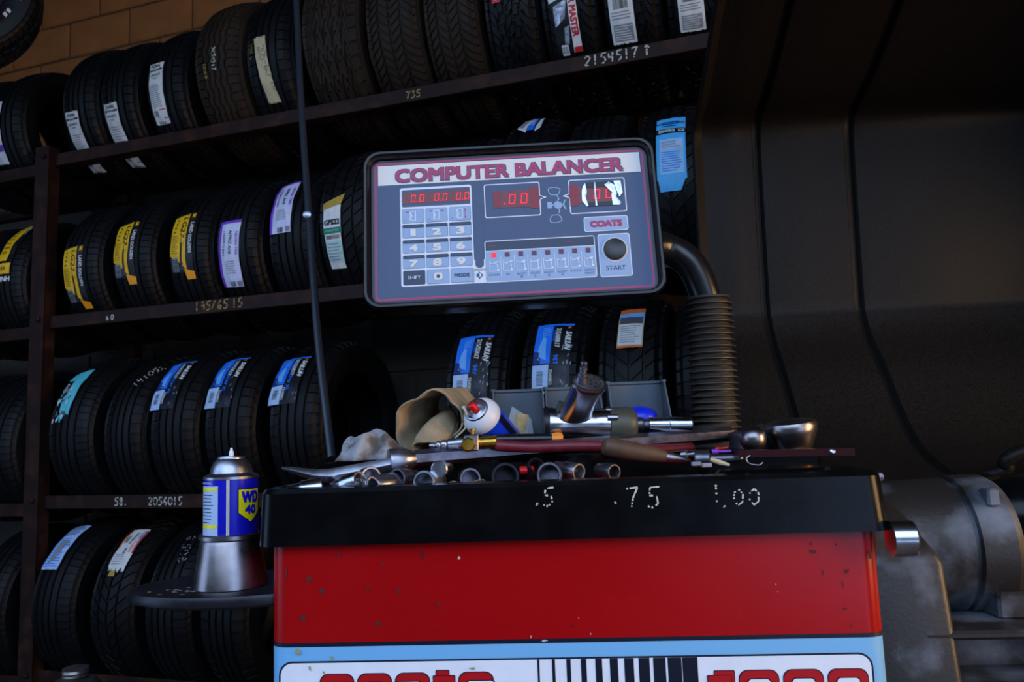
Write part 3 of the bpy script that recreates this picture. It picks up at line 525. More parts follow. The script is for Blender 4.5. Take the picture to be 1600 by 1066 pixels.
m.mt('face').poly(pf, rrect(-63, -74.5, -49, 40, 6), 2); m.mt('print_white').poly(pf, rrect(-65, -80, -44, -60, .5), 1); kid(m, 'keypad_surround')
m = MB().mt('print_white')
for a0, b0, a1, b1, r in ((-44, 12.5, 51, 74, 4), (99.5, 11.5, 195.5, 74, 4), (121, -21.5, 195, 4.8, 4), (142, -102.5, 195.5, -27, 4), (-47, -101.5, 137, -28, 4)):
    m.ring(pf, rrect(a0, b0, a1, b1, r), rrect(a0 + 1.7, b0 + 1.7, a1 - 1.7, b1 - 1.7, r - 1.2), 1)
for x0, x1 in ((50, 61.5), (100.5, 88.5)):
    d = 1 if x1 > x0 else -1
    m.mt('face').poly(pf, [(x0 - 2 * d, 41), (x0 + 1 * d, 41), (x0 + 1 * d, 49), (x0 - 2 * d, 49)], 2); m.mt('print_white').poly(pf, [(x0, 49.5), (x1, 45.2), (x1, 44.8), (x0, 40.5), (x0, 42.5), (x1 - 4 * d, 45), (x0, 47.5)], 2)
kid(m, 'printed_frames', 'white printed outlines')
KEY = [('1', 'CALIBRATE'), ('2', 'CLEAR'), ('3', 'QUICK START'), ('4', 'BLANK RIM'), ('5', ''), ('6', 'ROUND OFF'), ('7', 'OPERATOR A/B'), ('8', ''), ('9', 'DIAGNOSTIC')]
CXS = [(-183.5, -146.8), (-144.3, -107), (-104.5, -67.5)]; RYS = [(10.8, 36.5), (-15.8, 8.6), (-43, -19.2), (-70, -46.5), (-98.5, -73.2)]
for i in range(5):
    for j in range(3):
        (a0, a1), (b0, b1) = CXS[j], RYS[i]; m = MB(); ca, cb = (a0 + a1) / 2, (b0 + b1) / 2
        m.mt('ink_soft').poly(pf, rrect(a0, b0, a1, b1, 2.6), 2); m.mt('key_dark' if (i, j) == (4, 0) else 'face_light').poly(pf, rrect(a0 + .5, b0 + .5, a1 - .5, b1 - .5, 2.2), 3)
        if i == 0:
            m.mt('print_white').ring(pf, rrect(ca - 4, b0 + 4, ca + 5, b1 - 4, 1.2), rrect(ca - 2.8, b0 + 5.2, ca + 3.8, b1 - 5.2, .8), 4); m.poly(pf, [(ca - 4, b1 - 6), (ca - 1, cb), (ca - 4, b0 + 6), (ca - 6, b0 + 4.5), (ca - 5, cb), (ca - 6, b1 - 4.5)], 4)
            m.mt('magenta')
            if j < 2: m.rect(pf, ca - 10, b1 - 6.3, ca - 6.5, b1 - 5, 4, 1, 1); m.poly(pf, [(ca - 10, b1 - 4), (ca - 12.5, b1 - 5.6), (ca - 10, b1 - 7.2)], 4)
            if j == 1: m.rect(pf, ca + 6.5, b1 - 6.3, ca + 10, b1 - 5, 4, 1, 1); m.poly(pf, [(ca + 10, b1 - 4), (ca + 12.5, b1 - 5.6), (ca + 10, b1 - 7.2)], 4)
            if j == 2: m.rect(pf, ca + 8.6, b0 + 6, ca + 9.6, b1 - 6, 4, 1, 1); m.poly(pf, [(ca + 7.4, b1 - 7), (ca + 10.8, b1 - 7), (ca + 9.1, b1 - 3.4)], 4); m.poly(pf, [(ca + 7.4, b0 + 7), (ca + 10.8, b0 + 7), (ca + 9.1, b0 + 3.4)], 4)
            m.mt('ink_soft').text(pf, 'AWD'[j], a0 + 6, b0 + 5, 3, 4)
        elif i < 4:
            d, top = KEY[(i - 1) * 3 + j]; m.mt('key_dark').poly(pf, rrect(a0 + .5, b1 - 6.5, a1 - .5, b1 - .5, 2), 4)
            if top: m.mt('ink_soft').text(pf, top, ca, b1 - 3.6, 2.4, 5)
            m.mt('title_white').text(pf, d, ca - .5, cb - 3, 12.6, 5, 15 if d != '1' else 9, weight=.075)
        elif j == 0: m.mt('print_white').text(pf, 'SHIFT', ca, cb, 5.6, 5, 21, weight=.01)
        elif j == 1: m.mt('title_white').poly(pf, rrect(ca - 7, cb - 6.5, ca + 7.5, cb + 6.5, 4.5), 5); m.mt('key_dark').poly(pf, rrect(ca - 2.2, cb - 3, ca + 2.6, cb + 3, .8), 6)
        else: m.mt('ink').text(pf, 'MODE', ca, cb, 6.2, 5, 25, weight=.04)
        kid(m, 'key')
def digit(m, a, b, w, h, on='abcdef', sl=.12, lay=4):
    t = h * .13; S = dict(a=(0, h, w, h - t), d=(0, t, w, 0), g=(0, h / 2 + t / 2, w, h / 2 - t / 2), f=(0, h, t, h / 2), e=(0, h / 2, t, 0), b=(w - t, h, w, h / 2), c=(w - t, h / 2, w, 0))
    for k in on:
        x0, y1, x1, y0 = S[k]; g = .35; m.poly(pf, [(a + x0 + g + sl * y0, b + y0 + g), (a + x1 - g + sl * y0, b + y0 + g), (a + x1 - g + sl * y1, b + y1 - g), (a + x0 + g + sl * y1, b + y1 - g)], lay)
m = MB().mt('led_glass').rect(pf, -183, 46, -68.2, 66.5, 3, 1, 1); m.mt('led')
for a in (-169, -154.5, -129, -115, -92, -78): digit(m, a, 48.5, 8, 13.5)
for a in (-158.5, -118.5, -81.5): m.rect(pf, a, 48.6, a + 1.6, 50.2, 4, 1, 1)
kid(m, 'readout_display', 'red numeric display reading 0.0 three times')
m = MB().mt('led_glass').rect(pf, -29, 29.5, 34, 60.5, 2, 1, 1); m.mt('led_dim').rect(pf, 34, 26, 48.5, 65, 3, 1, 1); m.rect(pf, -27, 32, -16, 58, 3, 1, 1); m.mt('led'); digit(m, -3.5, 35, 11.5, 18.5); digit(m, 16.5, 35, 11.5, 18.5); m.rect(pf, -11, 35.3, -8.5, 38, 4, 1, 1); kid(m, 'readout_display', 'red numeric display reading .00')
m = MB().mt('led_glass').rect(pf, 112, 30, 176, 61, 2, 1, 1); m.mt('led_dim').rect(pf, 100.8, 26, 115, 65, 3, 1, 1); m.mt('led'); digit(m, 140, 36, 11, 18); digit(m, 160, 36, 11, 18); kid(m, 'readout_display', 'red numeric display under torn foil')
m = MB().mt('foil')
for pts in ([(124, 60), (128, 66), (130, 50), (126, 30), (131, 25), (128, 23.5), (121, 34), (121.5, 52)], [(143, 24), (146, 24), (145, 45), (146, 67), (143, 67)], [(160, 61), (168, 66), (177, 60), (180, 44), (176, 30), (186, 28), (184, 23), (172, 24), (171, 40), (173, 52), (166, 60)], [(176, 67), (188, 67), (190, 45), (184, 38), (180, 50)]): m.add([pf(sum(a for a, b in pts) / len(pts), sum(b for a, b in pts) / len(pts), 9)] + [pf(a, b, random.uniform(5, 8)) for a, b in pts], [(0, 1 + k, 1 + (k + 1) % len(pts)) for k in range(len(pts))])
m.mt('navy').rect(pf, 128, 57, 142.5, 67, 4, 1, 1); m.rect(pf, 146.5, 58, 176, 67, 4, 1, 1); m.rect(pf, 130, 23.5, 142.5, 31, 4, 1, 1); m.rect(pf, 146.5, 23.5, 172, 31, 4, 1, 1); kid(m, 'torn_foil', 'scraps of torn silver tape')
# wheel symbol
m = MB().mt('face_light')
o1 = [(64, 58), (66, 61.5), (75, 62.5), (83, 60.5), (86, 57.5), (84, 51), (80, 47), (69, 47.5), (65.5, 52)]
for o, dy, s_ in ((o1, 0, 1), (o1, -50.5, -1)):
    q = [(a, (b if s_ > 0 else 55 - (b - 55)) + dy) for a, b in o]; ca, cb = sum(a for a, b in q) / 9, sum(b for a, b in q) / 9; m.ring(pf, q, [(ca + (a - ca) * .84, cb + (b - cb) * .82) for a, b in q], 2)
m.rect(pf, 62, 24, 70, 35.5, 2, 1, 1); m.rect(pf, 70, 28.5, 75, 31, 2, 1, 1); m.poly(pf, [(74, 25), (79, 22), (85, 24), (88, 29), (85, 34), (79, 37), (74, 34)], 2); m.poly(pf, [(88, 28), (92, 20), (94, 20.5), (90.5, 30), (93.5, 38.5), (91.5, 39), (88, 31)], 2); m.poly(pf, [(79, 37), (83, 38), (82, 43), (80, 47), (78, 46.5), (80.5, 42)], 2); m.poly(pf, [(80, 22), (83, 22), (83, 17), (81, 14), (79.5, 14.5), (81, 18)], 2)
kid(m, 'wheel_symbol', 'pale printed wheel on shaft symbol')
m = MB().mt('face_light').poly(pf, rrect(122.5, -20, 193.5, 3.2, 3), 2); m.mt('magenta').text(pf, 'COATS', 158, -8.5, 12, 3, 54, weight=.085); kid(m, 'brand_badge', 'pale badge with magenta lettering')
m = MB().mt('face_light').poly(pf, rrect(143.5, -101, 194, -28.5, 3), 2); m.mt('title_white').poly(pf, [(169 + 21.5 * cos(k * pi / 16), -55.5 + 21.5 * sin(k * pi / 16)) for k in range(32)], 3); m.mt('ink').text(pf, 'START', 168.5, -87.2, 7.6, 3, 32, weight=.0); kid(m, 'start_plate')
m = MB().mt('button').lathe(pf(169, -55.5, 3), RM @ V((0, -1, 0)), [(0, .0195), (.004, .0195), (.0055, .0180), (.0045, .015), (.003, .008), (.0026, .001)], 32, False, True); m.build('start_button', con, smooth=40, label='round dark start button')
m = MB().mt('key_dark').rect(pf, -45, -45.5, 135.5, -30, 2, 1, 1); m.mt('face_light').rect(pf, -45, -99.8, 135.5, -47.2, 2, 1, 1); m.mt('print_white').rect(pf, -45, -47.4, 135.5, -45.8, 3, 1, 1); m.mt('magenta').rect(pf, -40, -38.5, -28, -37.6, 3, 1, 1); m.rect(pf, 88, -38, 102, -37.2, 3, 1, 1); kid(m, 'mode_strip', 'pale strip of balancing modes')
names = ['DYNAMIC', 'HV', 'ALLOY|1', 'ALLOY|2', 'ALLOY|3', 'ALLOY|4', 'STATIC', 'MATCH|MOUNT']
for k, nme in enumerate(names):
    a = -32 + k * 22.4; m = MB(); m.mt('led' if k == 0 else 'led_off').rect(pf, a - 4, -58, a + 4, -50, 4, 1, 1)
    m.mt('print_white')
    if k: m.rect(pf, a - 11.6, -93, a - 10.8, -56, 3, 1, 1)
    z = lambda pts: m.poly(pf, [(a + x, y) for x, y in pts], 4)
    z([(-8, -83), (-8, -64), (-7, -64), (-7, -83)]); z([(-8, -83), (5, -83), (5, -82), (-8, -82)]); z([(-8, -66), (-2, -69), (3, -66), (8, -65), (8, -66.5), (3, -68), (-2, -70.5), (-8, -67.5)]); z([(4, -68), (6.5, -72), (6, -78), (9, -81), (7, -83), (4, -82), (5, -78), (4.5, -73)])
    if k > 1: z([(1, -68 - (k % 3)), (7, -66), (6, -72)])
    m.mt('ink_soft')
    for r, t in enumerate(nme.split('|')): m.text(pf, t, a, -88.5 - r * 5.4, 3.8, 4, min(18, 3.2 * len(t)))
    kid(m, 'mode_indicator', 'lit pink mode light' if k == 0 else None)
m = MB().mt('face').poly(pf, [(-62, -84.8), (-58.5, -84.8), (-58.5, -80.5), (-50.5, -87.5), (-58.5, -95), (-58.5, -90.6), (-62, -90.6)], 3); m.mt('print_white').poly(pf, [(-57, -83.6), (-53, -87.6), (-57, -91.6)], 4); kid(m, 'mode_arrow')
# arm and bellows
arm = spline([cm(.16, .0, -.07), spot(1000, 385, 1.47), spot(1040, 388, 1.5), spot(1078, 412, 1.5), spot(1101, 460, 1.5), spot(1106, 500, 1.5)], 8)
MB().mt('hose_black').tube(arm, .0295, 24).build('console_arm', bal, smooth=50, label='glossy black curved arm holding the console')
bt, bb = spot(1107, 465, 1.5), spot(1121, 712, 1.5)
ax = (bb - bt); Ln = ax.length; N = 25; pr = [(0, .039), (.004, .041)]
for k in range(N):
    h = .006 + k * (Ln - .008) / N; st = (Ln - .008) / N; R2 = .0415 + .003 * k / N; pr += [(h + st * .05, R2 - .007), (h + st * .40, R2 - .004), (h + st * .66, R2 + .0028), (h + st * .80, R2 + .0028), (h + st * .95, R2 - .007)]
MB().mt('bellows').lathe(bt, ax, pr, 40, False, True).build('bellows', bal, smooth=25, label='grey ribbed rubber bellows around the arm')
MB().mt('black_plastic').lathe(V((bb.x, bb.y, .6)), (0, 0, 1), [(0, .03), (bb.z - .6 + .03, .03)], 16).build('arm_post', bal)
# wheel guard, raised: a ribbed shell around where the wheel turns
pr = [(1.12, 2.07), (1.28, 2.085), (1.45, 2.06), (1.623, 2.005), (1.735, 1.955), (1.86, 1.905), (1.945, 1.885), (1.978, 1.86), (1.99, 1.80), (2.0, 1.65), (2.012, 1.43), (2.008, 1.385), (1.975, 1.32), (1.91, 1.245), (1.85, 1.16), (1.80, 1.10), (1.74, 1.055), (1.64, 1.018), (1.54, 1.0), (1.47, 1.0)]
pr = [(p.x, p.y) for p in spline([(a, b, 0) for a, b in pr], 3)]
nr = []
for i in range(len(pr)):
    a, b = pr[max(i - 1, 0)], pr[min(i + 1, len(pr) - 1)]; t = V((b[0] - a[0], b[1] - a[1])).normalized(); nr.append((-t.y, t.x))
xsn = [(.338, -.008), (.344, -.012), (.352, -.006), (.362, 0), (.40, .0), (.425, -.006), (.45, 0), (.485, 0), (.490, .014), (.505, .016), (.512, .003), (.53, 0), (.62, 0), (.712, 0), (.718, .014), (.734, .016), (.742, .003), (.76, 0), (.95, 0), (1.2, 0), (1.38, 0), (1.43, -.02), (1.46, -.07), (1.475, -.18), (1.48, -.30), (1.482, -.40)]
L = [[gf(X, d + n[0] * o, z + n[1] * o) for (d, z), n in zip(pr, nr)] for X, o in xsn]
guard = MB().mt('guard_plastic').loft(L, closed=False)
g = guard.build('wheel_guard', bal, smooth=28, label='large raised black plastic wheel guard with ribs'); sol = g.modifiers.new('thickness', 'SOLIDIFY'); sol.thickness = .006; sol.offset = 0
MB().mt('guard_plastic').tube(spline([gf(.372, 1.50, 1.004), gf(.55, 1.475, 1.003), gf(.73, 1.475, 1.001), spot(1535, 748, 1.53), spot(1570, 735, 1.52), spot(1602, 706, 1.5), gf(1.14, 1.50, 1.13), gf(1.28, 1.52, 1.16), gf(1.45, 1.56, 1.17)], 6), .014, 12).build('guard_lip', bal, smooth=50)
MB().mt('cast').tube([cf(.30, .45, .80), gf(.45, 1.98, .95), gf(.50, 2.06, 1.45)], .025, 12).build('guard_hinge_arm', bal, smooth=40)
# right-hand drive housing
def quadl(x0, x1, d, z): return None
hs = MB().mt('cast'); y0, y1 = .405, .505
sec = lambda z, d0, x1, r=.012: [cf(a, b, z) for a, b in rrect(.39, d0, x1, .34, r, 4)]
hs.loft([sec(0, .02, .53), sec(.70, .02, .512), sec(.925, .02, .497), sec(.938, .026, .492), sec(.955, .05, .486), sec(.985, .08, .474), sec(1.015, .12, .456), sec(1.035, .16, .44), sec(1.046, .20, .42)], True, True)
hs.build('drive_cover', bal, smooth=35, label='dark cast cover beside the red cabinet')
dc = cf(.45, .19, .925)
MB().mt('cast').lathe(dc, UC, [(0, .098), (.10, .102), (.122, .103), (.124, .099), (.129, .099), (.131, .106), (.178, .107), (.190, .100), (.192, .05)], 48).build('spindle_drum', bal, smooth=30, label='scuffed dark metal spindle drum')
f = MB().mt('cast'); f.xf = CX; f.bevel_box((.592, .085, .834), (.64, .2, .872), .004); f.bevel_box((.632, .095, .834), (.662, .2, .852), .004); f.build('drum_foot', bal); f = MB().mt('cast'); f.xf = CX; f.bevel_box((.60, .10, .99), (.617, .13, 1.016), .003); f.build('drum_lug', bal)
f = MB().mt('cast'); f.xf = CX; f.bevel_box((.46, .02, .824), (.765, .30, .836), .004); f.box((.46, .10, .768), (.768, .108, .824)); f.box((.46, .02, .765), (.70, .10, .770)); f.loft([[(.745, .024, .824), (.757, .024, .824), (.757, .11, .824), (.745, .11, .824)], [(.722, .06, .768), (.734, .06, .768), (.734, .11, .768), (.722, .11, .768)]], True, True); f.build('channel_bracket', bal, label='dusty steel channel under the drum')
MB().mt('black_plastic').lathe(cf(.655, .25, .955), UC, [(0, .03), (.02, .058), (.05, .066), (.26, .066), (.28, .03)], 32).build('spindle_hub', bal, smooth=40)
MB().mt('chrome').lathe(cf(.418, -.004, .963), UC * .94 + WC * -.05, [(0, .024), (.028, .024), (.031, .021)], 24).build('chrome_knob', bal, smooth=30, label='chrome knob')
MB().mt('steel').lathe(cf(.41, .03, 1.043), UC, [(0, .0065), (.016, .0065), (.018, .005)], 12).build('hinge_pin', bal, smooth=30)
# side plate that carries the cone cup
pl = MB().mt('steel_black'); pc = V((-.44, 1.285, -.026)); ring_ = [(cos(2 * pi * k / 40), sin(2 * pi * k / 40)) for k in range(40)]
pl.loft([[pc + V((.17 * k * a, .115 * k * b, z)) for a, b in ring_] for k, z in ((.85, .908), (.99, .914), (1, .922), (.98, .928), (.9, .931))], True, True); pl.build('side_shelf', bal, smooth=50, label='dark oval steel shelf on the cabinet side')
f = MB().mt('p_chalk')
for k in range(26):
    a, b = random.gauss(-.50, .03), random.gauss(1.215, .012); f.add([(a, b, .9055), (a + .006, b + .001, .9055), (a + .007, b + .003, .9055), (a + .001, b + .0025, .9055)], [(0, 1, 2, 3)])
f.build('weld_spatter', bal)

# ------------------------------------------------------------------ loose things on the shelf and in the tray
cc = V((-.443, 1.25, .905)); CK = 1.13; CSC = M.Translation(cc) @ M.Diagonal((CK, CK, CK, 1)) @ M.Translation(-cc)
class MBK(MB):
    def __init__(s): MB.__init__(s); s.xf = CSC
MBK().mt('cone_steel').lathe(cc, (0, 0, 1), [(0, .047), (.001, .0485), (.058, .0405), (.062, .039), (.064, .0415), (.069, .0415), (.0705, .0395), (.0705, .0362), (.02, .0362), (.0, .0362)], 40, False, False).build('cone_cup', smooth=35, label='dark turned steel cone cup standing on the oval side shelf', cat='cone cup')
can = empty('lubricant_can', cc + V((0, .0, .0005)), 'blue and yellow lubricant spray can standing inside the steel cone cup', 'spray can')
o = cc + V((0, 0, .001))
MBK().mt('wd_blue').lathe(o, (0, 0, 1), [(0, .034), (.003, .0355), (.142, .0355)], 40, True, False).build('can_body', can, smooth=40)
MBK().mt('steel').lathe(o, (0, 0, 1), [(.142, .0365), (.1455, .0365), (.147, .034), (.150, .028), (.158, .0262), (.166, .022), (.169, .0185), (.1705, .0185), (.1725, .0175), (.173, .006)], 40).build('can_dome', can, smooth=40, label='dull metal dome')
MBK().mt('can_white').lathe(o, (0, 0, 1), [(.172, .0034), (.178, .0032), (.181, .0018), (.184, .0016)], 12).build('nozzle_stem', can, smooth=40)
def cy(a, b, l): th = (a + .009) / .0355 - pi / 2; r = .0357 + l * .0003; return o + V((r * cos(th), r * sin(th), b))
d = MBK(); bb0, bb1 = .073, .140
d.mt('wd_pale').rect(cy, -.048, bb0 - .06, -.014, bb1 - .006, 1, 1, 10); d.mt('wd_yellow').rect(cy, -.046, bb1 - .012, -.0155, bb1 - .008, 2, 1, 8); d.rect(cy, -.046, bb0 + .006, -.0155, bb0 + .0105, 2, 1, 8)
for k in range(9): d.mt('key_dark').rect(cy, -.044, bb1 - .017 - k * .0045, -.020 - random.random() * .008, bb1 - .0182 - k * .0045, 2, 1, 8)
d.mt('can_white').rect(cy, -.003, .01, -.0018, .142, 1, 1, 1); d.rect(cy, .0, .01, .0008, .142, 1, 1, 1); d.mt('p_tape').rect(cy, -.0018, .01, .0, .142, 1, 1, 1)
for mt_, e, ly in (('scuff_dark', .001, 1), ('wd_yellow', 0, 2)):
    d.mt(mt_).patch(cy, ((.0125 - e, bb0 + .025), (.047 + e, bb0 + .025), (.047 + e, bb1 - .012 + e), (.0125 - e, bb1 - .012 + e)), ly, 1, 12); d.patch(cy, ((.0295, bb0 + .012 - e), (.030, bb0 + .012 - e), (.047 + e, bb0 + .025), (.0125 - e, bb0 + .025)), ly, 4, 8)
d.mt('wd_blue').text(cy, 'WD', .0295, bb1 - .022, .016, 4, .027, weight=.06); d.text(cy, '40', .0295, bb1 - .0385, .012, 4, .018, weight=.06); d.mt('can_white').text(cy, 'THE ORIGINAL', -.036, bb1 - .002, .0028, 3)
d.build('printed_label', can, label='printed label with blue letters on a yellow shield')
# bottle top poking up at the lower edge
bp = spot(118, 1050, 1.4)
MB().mt('bottle_steel').lathe(V((bp.x, bp.y, 0)), (0, 0, 1), [(0, .045), (.004, .048), (bp.z - .05, .048), (bp.z - .026, .044), (bp.z - .012, .03), (bp.z - .010, .018), (bp.z - .006, .0215), (bp.z - .003, .019), (bp.z, .0215), (bp.z + .004, .0195), (bp.z + .0065, .0205), (bp.z + .008, .017)], 32).build('steel_bottle', smooth=35, label='tall steel bottle with ringed neck standing below the oval side shelf', cat='bottle')
# hanging hose
hz = empty('hanging_hose', spot(518, 716, 1.52), 'thin black hose hanging from the ceiling past the console', 'hose')
pth = [spot(452, -260, 2.15), spot(463, 0, 2.0), spot(470, 150, 1.9), spot(482, 330, 1.78), spot(496, 520, 1.65), spot(509, 640, 1.57), spot(518, 716, 1.52)]; top = pth[0].copy(); top.z = ZC
mat('hose_sheath', (.14, .16, .20), .3, spec=.6); MB().mt('hose_sheath').tube(spline([top] + pth, 8), .0082, 14).build('hose_line', hz, smooth=60)
MB().mt('steel').lathe(spot(481, 337, 1.77), V((0, -1, .1)), [(-.004, .0098), (.008, .0095), (.010, .005)], 10).build('hose_clip', hz, smooth=30)
DZ = 1.083
# lug bar
lb = empty('pry_bar', spot(640, 722, 1.225) - V((0, 0, .02)), 'long steel pry bar with curved tip and socket collar lying across the tray', 'pry bar')
def strip(pts, mt_, nm):                                         # pts: centre, half width (depth), half thickness
    P = [V(p[0]) for p in pts]; L = []
    for i, (c_, w, h) in enumerate(pts):
        t = (P[min(i + 1, len(P) - 1)] - P[max(i - 1, 0)]).normalized(); s_ = V((0, 1, 0)); s_ = (s_ - t * s_.dot(t)).normalized(); u = t.cross(s_)
        if u.z < 0: u = -u
        c_ = V(c_); L.append([c_ + s_ * w * .5 - u * h, c_ - s_ * w * .5 - u * h, c_ - s_ * w, c_ - s_ * w * .8 + u * h * .5, c_ - s_ * w * .4 + u * h, c_ + s_ * w * .4 + u * h, c_ + s_ * w * .8 + u * h * .5, c_ + s_ * w])
    MB().mt(mt_).loft(L, True, True).build(nm, lb, smooth=25)
strip([(spot(440, 731, 1.19), .003, .0015), (spot(460, 735, 1.19), .010, .0045), (spot(490, 742, 1.195), .012, .008), (spot(515, 744, 1.20), .012, .0105), (spot(545, 739, 1.205), .011, .011), (spot(580, 732, 1.215), .011, .0105), (spot(615, 725, 1.22), .010, .010)], 'steel', 'curved_tip')
a, b = spot(607, 722, 1.22), spot(651, 717, 1.235)
MB().mt('steel').lathe(a, b - a, [(0, .016), (.001, .019), (.004, .0195), (.022, .0185), (.030, .017), (.043, .0095)], 24).build('socket_collar', lb, smooth=30)
A, Bp = spot(648, 716, 1.235), spot(1142, 678, 1.40); bu = (Bp - A).normalized().orthogonal().normalized(); MB().mt('steel_dark').tube([A, (A + Bp) / 2, Bp], .0125, 6, True, math.atan2(V((0, -.55, .83)).dot((Bp - A).normalized().cross(bu)), V((0, -.55, .83)).dot(bu)) + pi / 6).build('bar_shaft', lb, smooth=20)
# red air hose with couplers
ah = empty('red_air_hose', spot(730, 697, 1.255) - V((0, 0, .012)), 'dark red air hose with brass and steel couplers lying on the tray', 'air hose')
y = 1.25
MB().mt('steel').lathe(spot(671, 697, y), spot(730, 692, y) - spot(671, 697, y), [(0, .0035), (.006, .0052), (.009, .004), (.012, .0065), (.016, .0065), (.018, .005), (.020, .0075), (.026, .0075), (.028, .006), (.030, .0085), (.040, .0085), (.046, .010), (.058, .010)], 16).build('steel_coupler', ah, smooth=30)
n_ = MB().mt('steel'); c_ = spot(737, 692, y); n_.bevel_box(c_ - V((.011, .011, .013)), c_ + V((.011, .011, .013)), .002); n_.build('tee_block', ah)
MB().mt('brass').lathe(spot(732, 695, y - .009), (0, -1, 0), [(0, .0115), (.006, .0115), (.0085, .009)], 8).build('brass_nut', ah)
MB().mt('brass').lathe(c_ + V((.002, 0, .012)), (0, 0, 1), [(0, .003), (.006, .003), (.0065, .0055), (.010, .0055)], 8).build('brass_screw', ah)
MB().mt('brass').lathe(spot(748, 692, y), UC, [(0, .009), (.004, .009), (.005, .0075), (.012, .0085), (.022, .0085), (.024, .0095), (.028, .0095)], 14).build('brass_ferrule', ah, smooth=30)
MB().mt('hose_red').tube(spline([spot(774, 696, y), spot(830, 699, y), spot(900, 697, y), spot(945, 698, y), spot(1010, 703, y + .06), spot(1080, 700, y + .12)], 6), .0088, 14).build('hose_line', ah, smooth=60)
# black handled tube with orange end under the wrench
bt_ = empty('black_tube', spot(820, 690, 1.33) - V((0, 0, .008)), 'short black tube with orange end cap behind the red air hose', 'tube')
MB().mt('hose_black').lathe(spot(752, 688, 1.33), spot(865, 686, 1.33) - spot(752, 688, 1.33), [(0, .0085), (.004, .0095), (.122, .0095)], 16).build('tube_body', bt_, smooth=30)
MB().mt('orange').lathe(spot(863, 687, 1.325), UC, [(0, .0105), (.008, .0115), (.016, .0105), (.018, .007)], 12).build('end_cap', bt_, smooth=30)
# impact wrench
iw = empty('impact_wrench', spot(905, 690, 1.37) - V((0, 0, .006)), 'polished air impact wrench with perforated handle butt and chrome socket', 'impact wrench')
ax0, ax1 = spot(850, 668, 1.36), spot(1082, 667, 1.37); AX = (ax1 - ax0).normalized(); o = ax0 + V((0, 0, .004))
MB().mt('chrome').lathe(o, AX, [(0, .018), (.003, .026), (.010, .030), (.03, .0275), (.055, .0265), (.085, .028), (.110, .0285), (.112, .02)], 28).build('motor_housing', iw, smooth=40)
MB().mt('steel_black').lathe(o + AX * -.002, AX, [(0, .012), (.001, .029), (.006, .0312), (.009, .0312), (.0095, .02)], 28).build('end_gasket', iw, smooth=30)
MB().mt('gun_grey').lathe(o + AX * .111, AX, [(0, .029), (.012, .030), (.030, .031), (.040, .0285), (.046, .022), (.047, .014)], 28).build('hammer_case', iw, smooth=35)
for sx, sz in ((0, .024), (-.02, .012)): MB().mt('steel').lathe(o + AX * (.106) + V((0, sx - .008, sz)), AX, [(0, .0055), (.016, .0055), (.018, .004)], 10).build('bolt', iw, smooth=30)
MB().mt('steel_dark').lathe(o + AX * .157, AX, [(0, .012), (.010, .0125), (.013, .010), (.027, .0085)], 20).build('anvil', iw, smooth=30)
MB().mt('chrome').lathe(o + AX * .178, AX, [(0, .0105), (.001, .0125), (.034, .0130), (.035, .0122), (.037, .0135), (.073, .0135), (.075, .012), (.070, .010), (.04, .009)], 24, True, True).build('chrome_socket', iw, smooth=30)
h0 = o + AX * .048 + V((0, 0, .006)); h1 = spot(921, 598, 1.275); HD = (h1 - h0).normalized(); su = (AX - HD * AX.dot(HD)).normalized(); sv = HD.cross(su)
L = []
for t, wu, wv in ((-.02, .040, .020), (.10, .036, .020), (.22, .029, .018), (.4, .0255, .018), (.6, .0245, .018), (.8, .0255, .0185), (.92, .0275, .019), (.975, .0285, .0195), (1, .0275, .0185)):
    q = h0 + (h1 - h0) * t; L.append([q + su * wu * math.copysign(abs(cos(a)) ** .8, cos(a)) + sv * wv * math.copysign(abs(sin(a)) ** .8, sin(a)) for a in [2 * pi * k / 32 for k in range(32)]])
MB().mt('chrome').loft(L, True, True).build('handle', iw, smooth=40)
bm2 = MB().mt('steel').add([h1 + HD * .0008 + su * .0245 * cos(a) + sv * .0155 * sin(a) for a in [2 * pi * k / 28 for k in range(28)]], [tuple(range(28))]); bm2.mt('scuff_dark')
for k in range(8):
    a, b = (.010, 0) if k == 7 else (.010 + .0085 * cos(k * .8976), .0085 * sin(k * .8976)); q = h1 + HD * .0016 + su * a + sv * b; bm2.add([q + su * .0022 * cos(j * pi / 5) + sv * .0022 * sin(j * pi / 5) for j in range(10)], [tuple(range(10))])
bm2.build('exhaust_plate', iw, label='handle butt pierced with round exhaust holes')
fd = (HD * .35 + V((.12, 0, .9))).normalized()
MB().mt('steel_dark').lathe(h1 - su * .013 - HD * .004, fd, [(0, .0105), (.010, .0105), (.011, .0085), (.016, .0085), (.017, .006), (.021, .006), (.022, .0072), (.026, .0072), (.0275, .005), (.031, .0062), (.035, .0058), (.036, .003)], 16).build('air_fitting', iw, smooth=30)
MB().mt('gun_grey').tube(spline([h0 + AX * -.018 + V((0, -.012, .012)), h0 + AX * -.022 + V((0, -.02, .02)), h0 + AX * -.018 + V((0, -.025, .032))], 4), .005, 8).build('trigger', iw, smooth=40)
# wooden handled tool
wh = empty('wooden_file', spot(1000, 715, 1.21) - V((0, 0, .01)), 'stubby file with worn wooden handle lying in front of the pry bar', 'file')
a, b = spot(941, 697, 1.20), spot(1042, 714, 1.21); MB().mt('wood').lathe(a, b - a, [(0, .008), (.003, .0125), (.012, .0145), (.04, .0145), (.07, .0125), (.095, .0095), (.10, .007)], 20).build('handle', wh, smooth=40)
MB().mt('steel').lathe(b - (b - a) * .05, b - a, [(0, .0085), (.012, .008), (.035, .004), (.042, .0015)], 14).build('tang', wh, smooth=30)
